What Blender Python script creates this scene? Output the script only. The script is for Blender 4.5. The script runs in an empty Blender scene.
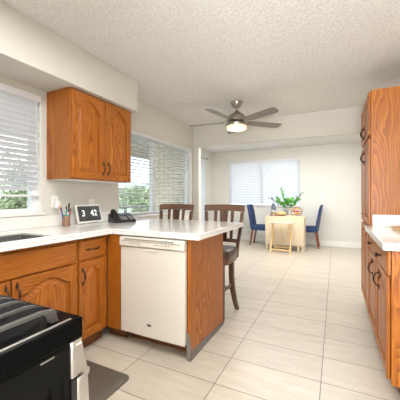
import bpy, math, random
from mathutils import Vector, Matrix

random.seed(7)
PI = math.pi
C = bpy.context.scene.collection
SC = bpy.context.scene

# ------------------------------------------------------------------ camera
cd = bpy.data.cameras.new('camera')
cam = bpy.data.objects.new('camera', cd)
C.objects.link(cam)
cam.location = (0, 0, 1.18)
cam.rotation_euler = (PI / 2, 0, math.radians(26.05))
cd.sensor_width = 36
cd.lens = 36 * 276.7 / 400
cd.shift_y = -3 / 400
cd.clip_start = 0.02
SC.camera = cam

# ------------------------------------------------------------------ sky and added fill lights
w = bpy.data.worlds.new('sky')
SC.world = w
w.use_nodes = True
wn = w.node_tree
bg = wn.nodes['Background']
tc = wn.nodes.new('ShaderNodeTexCoord')
nz = wn.nodes.new('ShaderNodeTexNoise')
nz.inputs['Scale'].default_value = 3.0
nz.inputs['Detail'].default_value = 5
rp = wn.nodes.new('ShaderNodeValToRGB')
rp.color_ramp.elements[0].position = 0.38
rp.color_ramp.elements[0].color = (0.62, 0.78, 1.0, 1)
rp.color_ramp.elements[1].position = 0.58
rp.color_ramp.elements[1].color = (1.0, 1.0, 1.0, 1)
wn.links.new(tc.outputs['Generated'], nz.inputs['Vector'])
wn.links.new(nz.outputs['Fac'], rp.inputs['Fac'])
wn.links.new(rp.outputs['Color'], bg.inputs['Color'])
bg.inputs['Strength'].default_value = 2.8


def area(name, loc, rot, sx, sy, power, col=(1, 1, 1)):
    l = bpy.data.lights.new(name, 'AREA')
    l.shape = 'RECTANGLE'
    l.size = sx
    l.size_y = sy
    l.energy = power
    l.color = col
    o = bpy.data.objects.new(name, l)
    C.objects.link(o)
    o.location = loc
    o.rotation_euler = rot
    return o


# fill lights added out of view, without fixtures (behind the camera, over the kitchen aisle, over the dining room)
area('fill_behind_camera', (-0.5, -2.0, 2.38), (math.radians(22), 0, 0), 2.0, 1.4, 40, (1.0, 0.995, 0.985))  # added fill from above and behind the camera
area('fill_kitchen', (-0.75, 0.75, 2.40), (0, 0, 0), 1.2, 0.9, 42, (1.0, 0.985, 0.96))  # added top fill over the worktops, no fixture there
area('fill_bounce_up', (0.1, -1.9, 0.95), (PI - 0.42, 0, 0.12), 0.9, 0.9, 240, (0.96, 0.98, 1.0))  # added upward fill, like flash bounced off the ceiling
area('fill_dining_ceiling', (-0.6, 5.3, 2.27), (PI, 0, 0), 2.2, 0.9, 26, (1.0, 1.0, 1.0))  # unseen light added to whiten the dining ceiling
area('fill_dining_down', (-0.6, 5.25, 2.40), (0, 0, 0), 2.6, 1.1, 80, (1.0, 1.0, 1.0))  # unseen light added to brighten the dining wall and floor

vs = SC.view_settings
vs.view_transform = 'Standard'
vs.look = 'None'
vs.gamma = 1
vs.use_curve_mapping = False
vs.exposure = 0.0


# ------------------------------------------------------------------ materials
def lin(r, g, b):
    f = lambda c: (c / 255 / 12.92) if c <= 10 else ((c / 255 + 0.055) / 1.055) ** 2.4
    return (f(r), f(g), f(b), 1)


class NT:
    def __init__(s, name):
        s.m = bpy.data.materials.new(name)
        s.m.use_nodes = True
        s.t = s.m.node_tree
        s.b = s.t.nodes['Principled BSDF']
        s.out = s.t.nodes['Material Output']

    def n(s, typ, **kw):
        x = s.t.nodes.new('ShaderNode' + typ)
        for k, v in kw.items():
            if hasattr(x, k):
                setattr(x, k, v)
            else:
                x.inputs[k].default_value = v
        return x

    def l(s, a, b):
        s.t.links.new(a, b)

    def ramp(s, fac, stops):
        r = s.n('ValToRGB')
        e = r.color_ramp.elements
        while len(e) < len(stops):
            e.new(0.5)
        for el, (p, c) in zip(e, stops):
            el.position = p
            el.color = c
        s.l(fac, r.inputs['Fac'])
        return r

    def bump(s, height, strength, dist):
        b = s.n('Bump')
        b.inputs['Strength'].default_value = strength
        b.inputs['Distance'].default_value = dist
        s.l(height, b.inputs['Height'])
        s.l(b.outputs['Normal'], s.b.inputs['Normal'])


def noisy(name, col, rough=0.5, metal=0.0, var=0.06, scale=30, bump=0.0, bscale=None, spec=None, coat=0, stretch=(1, 1, 1), dist=0.002):
    """plain material whose colour drifts a little with a noise, with an optional bump"""
    k = NT(name)
    t = k.n('TexCoord')
    mp = k.n('Mapping')
    mp.inputs['Scale'].default_value = stretch
    k.l(t.outputs['Object'], mp.inputs['Vector'])
    nzz = k.n('TexNoise', Scale=scale, Detail=3.0)
    k.l(mp.outputs['Vector'], nzz.inputs['Vector'])
    lo = tuple(c * (1 - var) for c in col[:3]) + (1,)
    hi = tuple(min(1, c * (1 + var)) for c in col[:3]) + (1,)
    r = k.ramp(nzz.outputs['Fac'], [(0.3, lo), (0.7, hi)])
    k.l(r.outputs['Color'], k.b.inputs['Base Color'])
    k.b.inputs['Roughness'].default_value = rough
    k.b.inputs['Metallic'].default_value = metal
    if spec is not None:
        k.b.inputs['Specular IOR Level'].default_value = spec
    if coat:
        k.b.inputs['Coat Weight'].default_value = coat
        k.b.inputs['Coat Roughness'].default_value = 0.08
    if bump:
        n2 = k.n('TexNoise', Scale=bscale or scale, Detail=4.0)
        k.l(mp.outputs['Vector'], n2.inputs['Vector'])
        k.bump(n2.outputs['Fac'], bump, dist)
    return k.m


def wood(name, dark, mid, light, axis='z', ring=42.0, rough=0.42, coat=0.1, squash=0.085, contrast=0.85):
    """flat-sawn timber: long nested rings (cathedrals) along one axis plus fine pores"""
    k = NT(name)
    t = k.n('TexCoord')
    oi = k.n('ObjectInfo')
    sh = k.n('VectorMath', operation='SCALE')
    cmb = k.n('CombineXYZ')
    mul = k.n('Math', operation='MULTIPLY')
    mul.inputs[1].default_value = 7.31
    fr = k.n('Math', operation='FRACT')
    k.l(oi.outputs['Random'], mul.inputs[0])
    k.l(mul.outputs[0], fr.inputs[0])
    k.l(oi.outputs['Random'], cmb.inputs[0])
    k.l(fr.outputs[0], cmb.inputs[1])
    k.l(fr.outputs[0], cmb.inputs[2])
    k.l(cmb.outputs[0], sh.inputs[0])
    sh.inputs['Scale'].default_value = -0.55
    add = k.n('VectorMath', operation='ADD')
    k.l(t.outputs['Object'], add.inputs[0])
    k.l(sh.outputs[0], add.inputs[1])
    # wobble
    nw = k.n('TexNoise', Scale=4.0, Detail=2.5, Roughness=0.5)
    mpw = k.n('Mapping')
    a = {'x': (0.35, 1, 1), 'y': (1, 0.35, 1), 'z': (1, 1, 0.35)}[axis]
    mpw.inputs['Scale'].default_value = a
    k.l(add.outputs[0], mpw.inputs['Vector'])
    k.l(mpw.outputs['Vector'], nw.inputs['Vector'])
    ws = k.n('VectorMath', operation='MULTIPLY_ADD')
    ws.inputs[1].default_value = (0.08, 0.08, 0.08)
    k.l(nw.outputs['Color'], ws.inputs[0])
    mp = k.n('Mapping')
    s = {'x': (squash, 1, 1), 'y': (1, squash, 1), 'z': (1, 1, squash)}[axis]
    mp.inputs['Scale'].default_value = s
    k.l(add.outputs[0], mp.inputs['Vector'])
    k.l(mp.outputs['Vector'], ws.inputs[2])
    wv = k.n('TexWave', wave_type='RINGS', rings_direction='SPHERICAL', wave_profile='SAW')
    wv.inputs['Scale'].default_value = ring
    wv.inputs['Distortion'].default_value = 1.2
    wv.inputs['Detail'].default_value = 2
    wv.inputs['Detail Scale'].default_value = 1.6
    k.l(ws.outputs[0], wv.inputs['Vector'])
    # pores
    mp2 = k.n('Mapping')
    q = {'x': (5, 190, 190), 'y': (190, 5, 190), 'z': (190, 190, 5)}[axis]
    mp2.inputs['Scale'].default_value = q
    k.l(add.outputs[0], mp2.inputs['Vector'])
    np_ = k.n('TexNoise', Scale=1.0, Detail=3.0)
    k.l(mp2.outputs['Vector'], np_.inputs['Vector'])
    mx = k.n('Math', operation='MULTIPLY_ADD')
    mx.inputs[1].default_value = 0.78
    k.l(np_.outputs['Fac'], mx.inputs[0])
    sc2 = k.n('Math', operation='MULTIPLY')
    sc2.inputs[1].default_value = 0.55 * contrast
    k.l(wv.outputs['Fac'], sc2.inputs[0])
    k.l(sc2.outputs[0], mx.inputs[2])
    r = k.ramp(mx.outputs[0], [(0.22, dark), (0.52, mid), (0.86, light)])
    k.l(r.outputs['Color'], k.b.inputs['Base Color'])
    k.b.inputs['Roughness'].default_value = rough
    k.b.inputs['Coat Weight'].default_value = coat
    k.b.inputs['Coat Roughness'].default_value = 0.18
    k.bump(mx.outputs[0], 0.08, 0.001)
    return k.m


OD, OM, OL = lin(92, 45, 8), lin(156, 84, 17), lin(185, 112, 32)
M = {}
M['oak'] = wood('oak_upright_grain', OD, OM, OL, 'z')
M['oak_x'] = wood('oak_level_grain', OD, OM, OL, 'x')
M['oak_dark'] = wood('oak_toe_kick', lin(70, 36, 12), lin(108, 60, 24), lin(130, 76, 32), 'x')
M['maple'] = wood('maple', lin(206, 186, 156), lin(222, 204, 176), lin(230, 214, 188), 'z', ring=9, rough=0.45, coat=0.05, contrast=0.35)
M['maple_x'] = wood('maple_level_grain', lin(206, 186, 156), lin(222, 204, 176), lin(230, 214, 188), 'x', ring=9, rough=0.45, coat=0.05, contrast=0.35)
M['pine'] = wood('pale_pine', lin(206, 166, 108), lin(226, 190, 134), lin(236, 206, 156), 'z', ring=12, rough=0.5, coat=0, contrast=0.7)
M['walnut'] = wood('dark_walnut', lin(54, 36, 26), lin(80, 54, 40), lin(102, 72, 54), 'z', ring=14, rough=0.35, coat=0.2)
M['walnut_x'] = wood('dark_walnut_level', lin(64, 43, 31), lin(92, 64, 48), lin(114, 82, 62), 'x', ring=14, rough=0.35, coat=0.2)
M['cherry'] = wood('cherry_leg', lin(86, 40, 22), lin(120, 60, 34), lin(140, 76, 44), 'z', ring=14)
M['board'] = wood('cutting_board_wood', lin(186, 140, 88), lin(216, 176, 122), lin(230, 196, 146), 'y', ring=16, rough=0.5, coat=0)

WALL = lin(213, 210, 202)
M['wall'] = noisy('wall_paint', WALL, 0.75, var=0.012, scale=3, bump=0.12, bscale=160, dist=0.001)
M['soffit'] = noisy('soffit_paint', lin(211, 208, 200), 0.75, var=0.012, scale=3, bump=0.12, bscale=160, dist=0.001)
M['dining_wall'] = noisy('dining_wall_paint', lin(224, 222, 216), 0.75, var=0.012, scale=3, bump=0.1, bscale=160, dist=0.001)
M['white'] = noisy('white_trim_paint', lin(238, 237, 233), 0.4, var=0.015, scale=8)
M['vinyl'] = noisy('white_vinyl', lin(236, 238, 240), 0.35, var=0.015, scale=8)
M['slat'] = noisy('blind_slat_white', lin(244, 245, 247), 0.45, var=0.015, scale=6)
def translucent(mat, col, amt):
    t_ = mat.node_tree
    a_ = t_.nodes.new('ShaderNodeBsdfTranslucent')
    a_.inputs['Color'].default_value = col
    b_ = t_.nodes.new('ShaderNodeMixShader')
    b_.inputs[0].default_value = amt
    t_.links.new(t_.nodes['Principled BSDF'].outputs[0], b_.inputs[1])
    t_.links.new(a_.outputs[0], b_.inputs[2])
    t_.links.new(b_.outputs[0], t_.nodes['Material Output'].inputs['Surface'])


translucent(M['slat'], (0.92, 0.94, 1.0, 1), 0.24)
M['white_plastic'] = noisy('white_plastic', lin(240, 239, 235), 0.35, var=0.01, scale=20)
M['bisque'] = noisy('dishwasher_white_enamel', lin(227, 221, 210), 0.28, var=0.012, scale=5)
M['bisque_dark'] = noisy('dishwasher_vent_grey', lin(120, 116, 108), 0.4, var=0.05, scale=40)
M['black_enamel'] = noisy('black_enamel', lin(10, 10, 10), 0.2, var=0.1, scale=10, spec=0.05)
M['black_side'] = noisy('black_range_side', lin(11, 12, 11), 0.42, var=0.08, scale=10, spec=0.12)
M['black_plastic'] = noisy('black_plastic', lin(30, 31, 33), 0.38, var=0.1, scale=30)
M['grey_plastic'] = noisy('grey_plastic', lin(150, 152, 156), 0.4, var=0.08, scale=30)
M['iron'] = noisy('cast_iron', lin(66, 63, 60), 0.42, metal=0.0, var=0.15, scale=90, bump=0.15, bscale=300, dist=0.0006)
M['steel'] = noisy('brushed_steel', lin(196, 194, 190), 0.32, metal=0.9, var=0.06, scale=14, stretch=(1, 1, 18))
M['sink_steel'] = noisy('sink_steel', lin(132, 132, 130), 0.42, metal=0.6, var=0.06, scale=14, stretch=(1, 18, 1))
M['nickel'] = noisy('brushed_nickel', lin(176, 170, 160), 0.33, metal=0.95, var=0.05, scale=30)
M['bronze'] = noisy('antique_bronze', lin(68, 58, 48), 0.38, metal=0.8, var=0.2, scale=120)
M['rubber_grey'] = noisy('grey_vinyl_cove', lin(124, 120, 116), 0.55, var=0.05, scale=20)
M['mat'] = noisy('anti_fatigue_mat', lin(92, 85, 76), 0.6, var=0.08, scale=20, bump=0.25, bscale=420, dist=0.0008)
M['leather'] = noisy('brown_leather', lin(66, 48, 38), 0.35, var=0.2, scale=30, bump=0.15, bscale=180, dist=0.001)
M['blue'] = noisy('blue_linen', lin(36, 57, 98), 0.85, var=0.22, scale=220, bump=0.3, bscale=500, dist=0.001)
M['stud'] = noisy('brass_stud', lin(170, 150, 116), 0.35, metal=0.9)
M['blade'] = noisy('fan_blade_grey', lin(118, 114, 112), 0.32, var=0.08, scale=10, stretch=(1, 14, 1))
M['curtain'] = noisy('white_curtain', lin(240, 242, 244), 0.8, var=0.02, scale=20)
translucent(M['curtain'], (0.95, 0.97, 1.0, 1), 0.55)
M['leaf'] = noisy('pothos_leaf', lin(84, 150, 62), 0.45, var=0.3, scale=14)
M['leaf_grey'] = noisy('eucalyptus_leaf', lin(92, 118, 96), 0.55, var=0.25, scale=14)
M['stem'] = noisy('green_stem', lin(84, 104, 58), 0.6, var=0.2)
M['tree_leaf'] = noisy('tree_leaf', lin(186, 198, 164), 0.7, var=0.4, scale=3)
M['tree_leaf_dark'] = noisy('dark_tree_leaf', lin(158, 174, 150), 0.7, var=0.4, scale=3)
M['bark'] = noisy('bark', lin(90, 74, 60), 0.85, var=0.25, scale=12, bump=0.5, bscale=20, dist=0.01)
M['lawn'] = noisy('lawn', lin(120, 144, 92), 0.9, var=0.25, scale=2)
M['deck'] = noisy('deck_boards', lin(170, 162, 150), 0.7, var=0.1, scale=4, stretch=(8, 1, 1))
M['patio_wood'] = noisy('patio_cover_wood', lin(196, 188, 174), 0.7, var=0.1, scale=6)
M['rail_dark'] = noisy('railing_grey', lin(112, 116, 118), 0.5, var=0.1)
M['siding'] = noisy('neighbour_siding', lin(226, 224, 220), 0.7, var=0.04)
M['roofing'] = noisy('neighbour_roof', lin(128, 120, 116), 0.8, var=0.15, scale=10)
M['fabric_red'] = noisy('red_placemat', lin(120, 62, 54), 0.85, var=0.2, scale=90)
M['tan'] = noisy('woven_tan', lin(206, 170, 112), 0.75, var=0.25, scale=70, bump=0.4, bscale=120, dist=0.002)
M['bottle'] = noisy('slate_blue_glaze', lin(88, 98, 116), 0.3, var=0.1)
M['tomato'] = noisy('red_fruit', lin(206, 66, 40), 0.35, var=0.15)
M['orange'] = noisy('orange_fruit', lin(232, 146, 66), 0.45, var=0.12)
M['cream'] = noisy('cream_fruit', lin(238, 216, 176), 0.5, var=0.1)
M['cork'] = noisy('cork', lin(190, 146, 98), 0.8, var=0.2, scale=60)
M['screen'] = noisy('screen_grey', lin(66, 68, 72), 0.25, var=0.04)
M['cup'] = noisy('cup_striped', lin(150, 112, 92), 0.55, var=0.4, scale=60, stretch=(1, 1, 0.1))
for nm, c in (('orange', (232, 132, 40)), ('teal', (64, 146, 138)), ('blue', (60, 92, 150)), ('black', (34, 34, 36)), ('red', (190, 60, 56)), ('white', (230, 228, 224))):
    M['pen_' + nm] = noisy('pen_' + nm, lin(*c), 0.4, var=0.05)


def emit(name, col, strength, base=(1, 1, 1, 1)):
    k = NT(name)
    k.b.inputs['Base Color'].default_value = base
    k.b.inputs['Emission Color'].default_value = col
    k.b.inputs['Emission Strength'].default_value = strength
    k.b.inputs['Roughness'].default_value = 0.3
    return k.m


M['lamp_glass'] = emit('lit_lamp_glass', (1.0, 0.74, 0.42, 1), 0.85, (0.75, 0.72, 0.66, 1))
M['digits'] = emit('lit_digits', (1, 1, 1, 1), 0.5)


def glass(name, tint=(1, 1, 1, 1), ior=1.45, amt=0.10):
    k = NT(name)
    tr = k.n('BsdfTransparent')
    tr.inputs['Color'].default_value = tint
    gl = k.n('BsdfGlossy')
    gl.inputs['Roughness'].default_value = 0.03
    fz = k.n('LayerWeight', Blend=0.15)
    mxs = k.n('MixShader')
    sc_ = k.n('Math', operation='MULTIPLY_ADD')
    sc_.inputs[1].default_value = 0.5
    sc_.inputs[2].default_value = amt * 0.3
    k.l(fz.outputs['Fresnel'], sc_.inputs[0])
    k.l(sc_.outputs[0], mxs.inputs[0])
    k.l(tr.outputs[0], mxs.inputs[1])
    k.l(gl.outputs[0], mxs.inputs[2])
    k.l(mxs.outputs[0], k.out.inputs['Surface'])
    return k.m


M['pane'] = glass('window_glass', (0.97, 0.99, 0.98, 1), amt=0.08)
M['clear'] = glass('clear_glassware', (0.97, 0.98, 0.98, 1), amt=0.12)


def quartz():
    k = NT('white_quartz')
    t = k.n('TexCoord')
    a = k.n('TexNoise', Scale=260.0, Detail=2.0)
    b = k.n('TexNoise', Scale=2.5, Detail=5.0)
    k.l(t.outputs['Object'], a.inputs['Vector'])
    k.l(t.outputs['Object'], b.inputs['Vector'])
    mx = k.n('Math', operation='MULTIPLY_ADD')
    mx.inputs[1].default_value = 0.5
    k.l(a.outputs['Fac'], mx.inputs[0])
    h = k.n('Math', operation='MULTIPLY')
    h.inputs[1].default_value = 0.5
    k.l(b.outputs['Fac'], h.inputs[0])
    k.l(h.outputs[0], mx.inputs[2])
    r = k.ramp(mx.outputs[0], [(0.3, lin(230, 228, 223)), (0.5, lin(240, 239, 236)), (0.7, lin(245, 244, 242))])
    k.l(r.outputs['Color'], k.b.inputs['Base Color'])
    k.b.inputs['Roughness'].default_value = 0.10
    return k.m


M['quartz'] = quartz()


def tile():
    k = NT('beige_floor_tile')
    t = k.n('TexCoord')
    mp = k.n('Mapping')
    TW, TH = 0.604, 0.3092
    mp.inputs['Location'].default_value = (0.082 + TW * 20, -2.2325 + TH * 40, 0)
    k.l(t.outputs['Object'], mp.inputs['Vector'])
    br = k.n('TexBrick', offset=0.0, squash=1.0)
    br.inputs['Scale'].default_value = 1.0
    br.inputs['Brick Width'].default_value = TW
    br.inputs['Row Height'].default_value = TH
    br.inputs['Mortar Size'].default_value = 0.0032
    br.inputs['Mortar Smooth'].default_value = 0.15
    br.inputs['Color1'].default_value = (1, 1, 1, 1)
    br.inputs['Color2'].default_value = (0.93, 0.93, 0.93, 1)
    br.inputs['Mortar'].default_value = (0.34, 0.34, 0.34, 1)
    k.l(mp.outputs['Vector'], br.inputs['Vector'])
    m2 = k.n('Mapping')
    m2.inputs['Scale'].default_value = (2.2, 11, 1)
    k.l(t.outputs['Object'], m2.inputs['Vector'])
    nn = k.n('TexNoise', Scale=1.6, Detail=6.0, Roughness=0.65)
    k.l(m2.outputs['Vector'], nn.inputs['Vector'])
    r = k.ramp(nn.outputs['Fac'], [(0.28, lin(186, 176, 160)), (0.5, lin(196, 186, 170)), (0.72, lin(204, 195, 181))])
    mul = k.n('MixRGB', blend_type='MULTIPLY')
    mul.inputs[0].default_value = 1
    k.l(r.outputs['Color'], mul.inputs[1])
    k.l(br.outputs['Color'], mul.inputs[2])
    k.l(mul.outputs[0], k.b.inputs['Base Color'])
    rr = k.n('MapRange')
    rr.inputs['To Min'].default_value = 0.24
    rr.inputs['To Max'].default_value = 0.42
    k.l(nn.outputs['Fac'], rr.inputs['Value'])
    k.l(rr.outputs[0], k.b.inputs['Roughness'])
    inv = k.n('Math', operation='SUBTRACT')
    inv.inputs[0].default_value = 1
    k.l(br.outputs['Fac'], inv.inputs[1])
    k.bump(inv.outputs[0], 0.5, 0.002)
    return k.m


M['tile'] = tile()


def ceiling_mat():
    k = NT('textured_ceiling')
    t = k.n('TexCoord')
    a = k.n('TexNoise', Scale=55.0, Detail=3.0, Roughness=0.6)
    k.l(t.outputs['Object'], a.inputs['Vector'])
    v = k.n('TexVoronoi', Scale=70.0)
    k.l(t.outputs['Object'], v.inputs['Vector'])
    s = k.n('Math', operation='MULTIPLY_ADD')
    s.inputs[1].default_value = -0.6
    k.l(v.outputs['Distance'], s.inputs[0])
    k.l(a.outputs['Fac'], s.inputs[2])
    r = k.ramp(a.outputs['Fac'], [(0.35, lin(218, 216, 212)), (0.6, lin(232, 231, 228))])
    k.l(r.outputs['Color'], k.b.inputs['Base Color'])
    k.b.inputs['Roughness'].default_value = 0.9
    k.bump(s.outputs[0], 0.75, 0.008)
    return k.m


M['ceiling'] = ceiling_mat()


def brick_mat():
    k = NT('cream_painted_brick')
    t = k.n('TexCoord')
    sp = k.n('SeparateXYZ')
    cb = k.n('CombineXYZ')
    k.l(t.outputs['Object'], sp.inputs[0])
    k.l(sp.outputs[0], cb.inputs[0])
    k.l(sp.outputs[2], cb.inputs[1])
    br = k.n('TexBrick')
    br.inputs['Scale'].default_value = 1.0
    br.inputs['Brick Width'].default_value = 0.21
    br.inputs['Row Height'].default_value = 0.072
    br.inputs['Mortar Size'].default_value = 0.006
    br.inputs['Color1'].default_value = lin(240, 231, 213)
    br.inputs['Color2'].default_value = lin(232, 220, 198)
    br.inputs['Mortar'].default_value = lin(168, 152, 128)
    k.l(cb.outputs[0], br.inputs['Vector'])
    k.l(br.outputs['Color'], k.b.inputs['Base Color'])
    k.b.inputs['Roughness'].default_value = 0.9
    return k.m


M['brick'] = brick_mat()


# ------------------------------------------------------------------ mesh tools
class MB:
    def __init__(s):
        s.v, s.f, s.mi = [], [], []
        s.cur = 0
        s.T = None

    def add(s, verts, faces):
        o = len(s.v)
        if s.T is not None:
            verts = [tuple(s.T @ Vector(p)) for p in verts]
        s.v += [tuple(p) for p in verts]
        for f in faces:
            s.f.append([i + o for i in f])
            s.mi.append(s.cur)
        return s

    def box(s, x0, x1, y0, y1, z0, z1):
        V = [(x0, y0, z0), (x1, y0, z0), (x1, y1, z0), (x0, y1, z0), (x0, y0, z1), (x1, y0, z1), (x1, y1, z1), (x0, y1, z1)]
        return s.add(V, [(3, 2, 1, 0), (4, 5, 6, 7), (0, 1, 5, 4), (1, 2, 6, 5), (2, 3, 7, 6), (3, 0, 4, 7)])

    def prism_y(s, pts, y0, y1):
        """outline in x,z (counter-clockwise seen from the front, -y) pushed from y0 to y1"""
        n = len(pts)
        V = [(x, y0, z) for x, z in pts] + [(x, y1, z) for x, z in pts]
        F = [tuple(range(n)), tuple(range(2 * n - 1, n - 1, -1))]
        F += [(i, i + n, (i + 1) % n + n, (i + 1) % n) for i in range(n)]
        return s.add(V, F)

    def prism_x(s, pts, x0, x1):
        """outline in y,z pushed from x0 to x1"""
        n = len(pts)
        V = [(x0, y, z) for y, z in pts] + [(x1, y, z) for y, z in pts]
        F = [tuple(range(n - 1, -1, -1)), tuple(range(n, 2 * n))]
        F += [(i, (i + 1) % n, (i + 1) % n + n, i + n) for i in range(n)]
        return s.add(V, F)

    def prism_z(s, pts, z0, z1):
        n = len(pts)
        V = [(x, y, z0) for x, y in pts] + [(x, y, z1) for x, y in pts]
        F = [tuple(range(n - 1, -1, -1)), tuple(range(n, 2 * n))]
        F += [(i, (i + 1) % n, (i + 1) % n + n, i + n) for i in range(n)]
        return s.add(V, F)

    def loft(s, secs):
        """rings of equal length joined in order, both ends capped"""
        n = len(secs[0])
        V = [p for r in secs for p in r]
        F = [tuple(range(n - 1, -1, -1)), tuple(range((len(secs) - 1) * n, len(secs) * n))]
        for k in range(len(secs) - 1):
            for i in range(n):
                F.append((k * n + i, k * n + (i + 1) % n, (k + 1) * n + (i + 1) % n, (k + 1) * n + i))
        return s.add(V, F)

    def post(s, secs):
        """rectangular level sections: (x, y, z, half_x, half_y)"""
        return s.loft([[(x - a, y - b, z), (x + a, y - b, z), (x + a, y + b, z), (x - a, y + b, z)] for x, y, z, a, b in secs])

    def tube(s, pts, r, seg=8):
        pts = [Vector(p) for p in pts]
        rr = r if isinstance(r, (list, tuple)) else [r] * len(pts)
        up = None
        rings = []
        for i, p in enumerate(pts):
            d = (pts[min(i + 1, len(pts) - 1)] - pts[max(i - 1, 0)]).normalized()
            if up is None:
                up = d.orthogonal().normalized()
            else:
                up = (up - d * up.dot(d)).normalized()
            sd = d.cross(up)
            rings.append([tuple(p + (up * math.cos(2 * PI * k / seg) + sd * math.sin(2 * PI * k / seg)) * rr[i]) for k in range(seg)])
        return s.loft(rings)

    def lathe(s, prof, c=(0, 0, 0), seg=24, cap=True):
        """profile of (radius, z) about the upright axis through c"""
        n = len(prof)
        V = []
        for k in range(seg):
            a = 2 * PI * k / seg
            V += [(c[0] + r * math.cos(a), c[1] + r * math.sin(a), c[2] + z) for r, z in prof]
        F = []
        for k in range(seg):
            k2 = (k + 1) % seg
            for i in range(n - 1):
                F.append((k * n + i, k2 * n + i, k2 * n + i + 1, k * n + i + 1))
        if cap:
            F.append(tuple(k * n for k in range(seg - 1, -1, -1)))
            F.append(tuple(k * n + n - 1 for k in range(seg)))
        return s.add(V, F)

    def ball(s, c, r, seg=14, rings=8, sq=(1, 1, 1)):
        prof = [(max(1e-4, math.cos(-PI / 2 + PI * i / rings)) * r, math.sin(-PI / 2 + PI * i / rings) * r) for i in range(rings + 1)]
        o = len(s.v)
        T0 = s.T
        base = Matrix.Translation(c) @ Matrix.Diagonal((*sq, 1))
        s.T = (T0 @ base) if T0 is not None else base
        s.lathe(prof, seg=seg)
        s.T = T0
        return s

    def grid(s, us, vs_, occ, w0, w1, plane='xy'):
        """slab of cells (for counters and walls with holes), all outer faces closed, corners shared"""
        idx = {}
        V, F = [], []

        def vid(i, j, k):
            if (i, j, k) not in idx:
                u, v_, w_ = us[i], vs_[j], (w0, w1)[k]
                V.append({'xy': (u, v_, w_), 'yz': (w_, u, v_), 'xz': (u, w_, v_)}[plane])
                idx[(i, j, k)] = len(V) - 1
            return idx[(i, j, k)]

        nu, nv = len(us) - 1, len(vs_) - 1
        oc = [[occ((us[i] + us[i + 1]) / 2, (vs_[j] + vs_[j + 1]) / 2) for j in range(nv)] for i in range(nu)]
        g = lambda i, j: 0 <= i < nu and 0 <= j < nv and oc[i][j]
        flip = plane == 'xz'

        def face(*q):
            F.append(tuple(reversed(q)) if flip else q)
        for i in range(nu):
            for j in range(nv):
                if not oc[i][j]:
                    continue
                face(vid(i, j, 1), vid(i + 1, j, 1), vid(i + 1, j + 1, 1), vid(i, j + 1, 1))
                face(vid(i, j + 1, 0), vid(i + 1, j + 1, 0), vid(i + 1, j, 0), vid(i, j, 0))
                if not g(i - 1, j):
                    face(vid(i, j, 0), vid(i, j, 1), vid(i, j + 1, 1), vid(i, j + 1, 0))
                if not g(i + 1, j):
                    face(vid(i + 1, j + 1, 0), vid(i + 1, j + 1, 1), vid(i + 1, j, 1), vid(i + 1, j, 0))
                if not g(i, j - 1):
                    face(vid(i + 1, j, 0), vid(i + 1, j, 1), vid(i, j, 1), vid(i, j, 0))
                if not g(i, j + 1):
                    face(vid(i, j + 1, 0), vid(i, j + 1, 1), vid(i + 1, j + 1, 1), vid(i + 1, j + 1, 0))
        return s.add(V, F)

    def build(s, name, mat, parent=None, loc=(0, 0, 0), rot=(0, 0, 0), bevel=0.0, seg=2, smooth=True, sub=0):
        me = bpy.data.meshes.new(name)
        me.from_pydata(s.v, [], s.f)
        for m in (mat if isinstance(mat, (list, tuple)) else [mat]):
            me.materials.append(m)
        for p, i in zip(me.polygons, s.mi):
            p.material_index = i
        if smooth:
            for p in me.polygons:
                p.use_smooth = True
            me.set_sharp_from_angle(angle=math.radians(38))
        me.update()
        o = bpy.data.objects.new(name, me)
        C.objects.link(o)
        o.location = loc
        o.rotation_euler = rot
        if parent is not None:
            o.parent = parent
        if bevel:
            b = o.modifiers.new('edge', 'BEVEL')
            b.width = bevel
            b.segments = seg
            b.limit_method = 'ANGLE'
            b.angle_limit = math.radians(40)
        if sub:
            q = o.modifiers.new('round', 'SUBSURF')
            q.levels = q.render_levels = sub
        return o


def B(*a):
    return MB().box(*a)


def tag(o, label, cat, group=None):
    o['label'] = label
    o['category'] = cat
    if group:
        o['group'] = group
    return o


def thing(name, label, cat, loc=(0, 0, 0), rotz=0.0, group=None):
    o = bpy.data.objects.new(name, None)
    C.objects.link(o)
    o.empty_display_size = 0.1
    o.location = loc
    o.rotation_euler = (0, 0, rotz)
    return tag(o, label, cat, group)


def struct(o):
    o['kind'] = 'structure'
    return o


def copy_tree(o, parent=None):
    c = o.copy()
    C.objects.link(c)
    if parent is not None:
        c.parent = parent
    for ch in list(o.children):
        copy_tree(ch, c)
    return c


# ------------------------------------------------------------------ the setting
XW = -2.29      # face of the left wall
YH = 4.40       # header wall towards the dining room
YB = 7.30       # back wall of the dining room
XD = -3.17      # left wall of the dining room
CZ = 2.44
XR = 0.92       # face of the kitchen's right wall

fl = MB()
fl.grid([XD - 0.14, XW - 0.14, XR + 0.12, 2.0], [-3.0, YH, YB + 0.14], lambda x, y: y > YH or XW - 0.14 < x < XR + 0.12, -0.10, 0.0)
struct(fl.build('floor', M['tile'], smooth=False))
ce = MB()
ce.grid([XD - 0.14, XW - 0.14, XR + 0.12, 2.0], [-3.0, YH, YB + 0.14], lambda x, y: y > YH or XW - 0.14 < x < XR + 0.12, CZ, CZ + 0.1)
struct(ce.build('ceiling', M['ceiling'], smooth=False))

W1 = (0.45, 1.553, 1.03, 2.05)    # window over the sink: y0 y1 z0 z1
W2 = (2.50, 4.33, 0.925, 2.02)    # window by the peninsula
wl = MB()
wl.grid([-3.0, W1[0], W1[1], W2[0], W2[1], YH + 0.14], [0, W2[2], W1[2], W2[3], W1[3], CZ],
        lambda y, z: not (W1[0] < y < W1[1] and W1[2] < z < W1[3]) and not (W2[0] < y < W2[1] and W2[2] < z < W2[3]),
        XW - 0.14, XW, 'yz')
struct(wl.build('wall_left', M['wall'], smooth=False))
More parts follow.
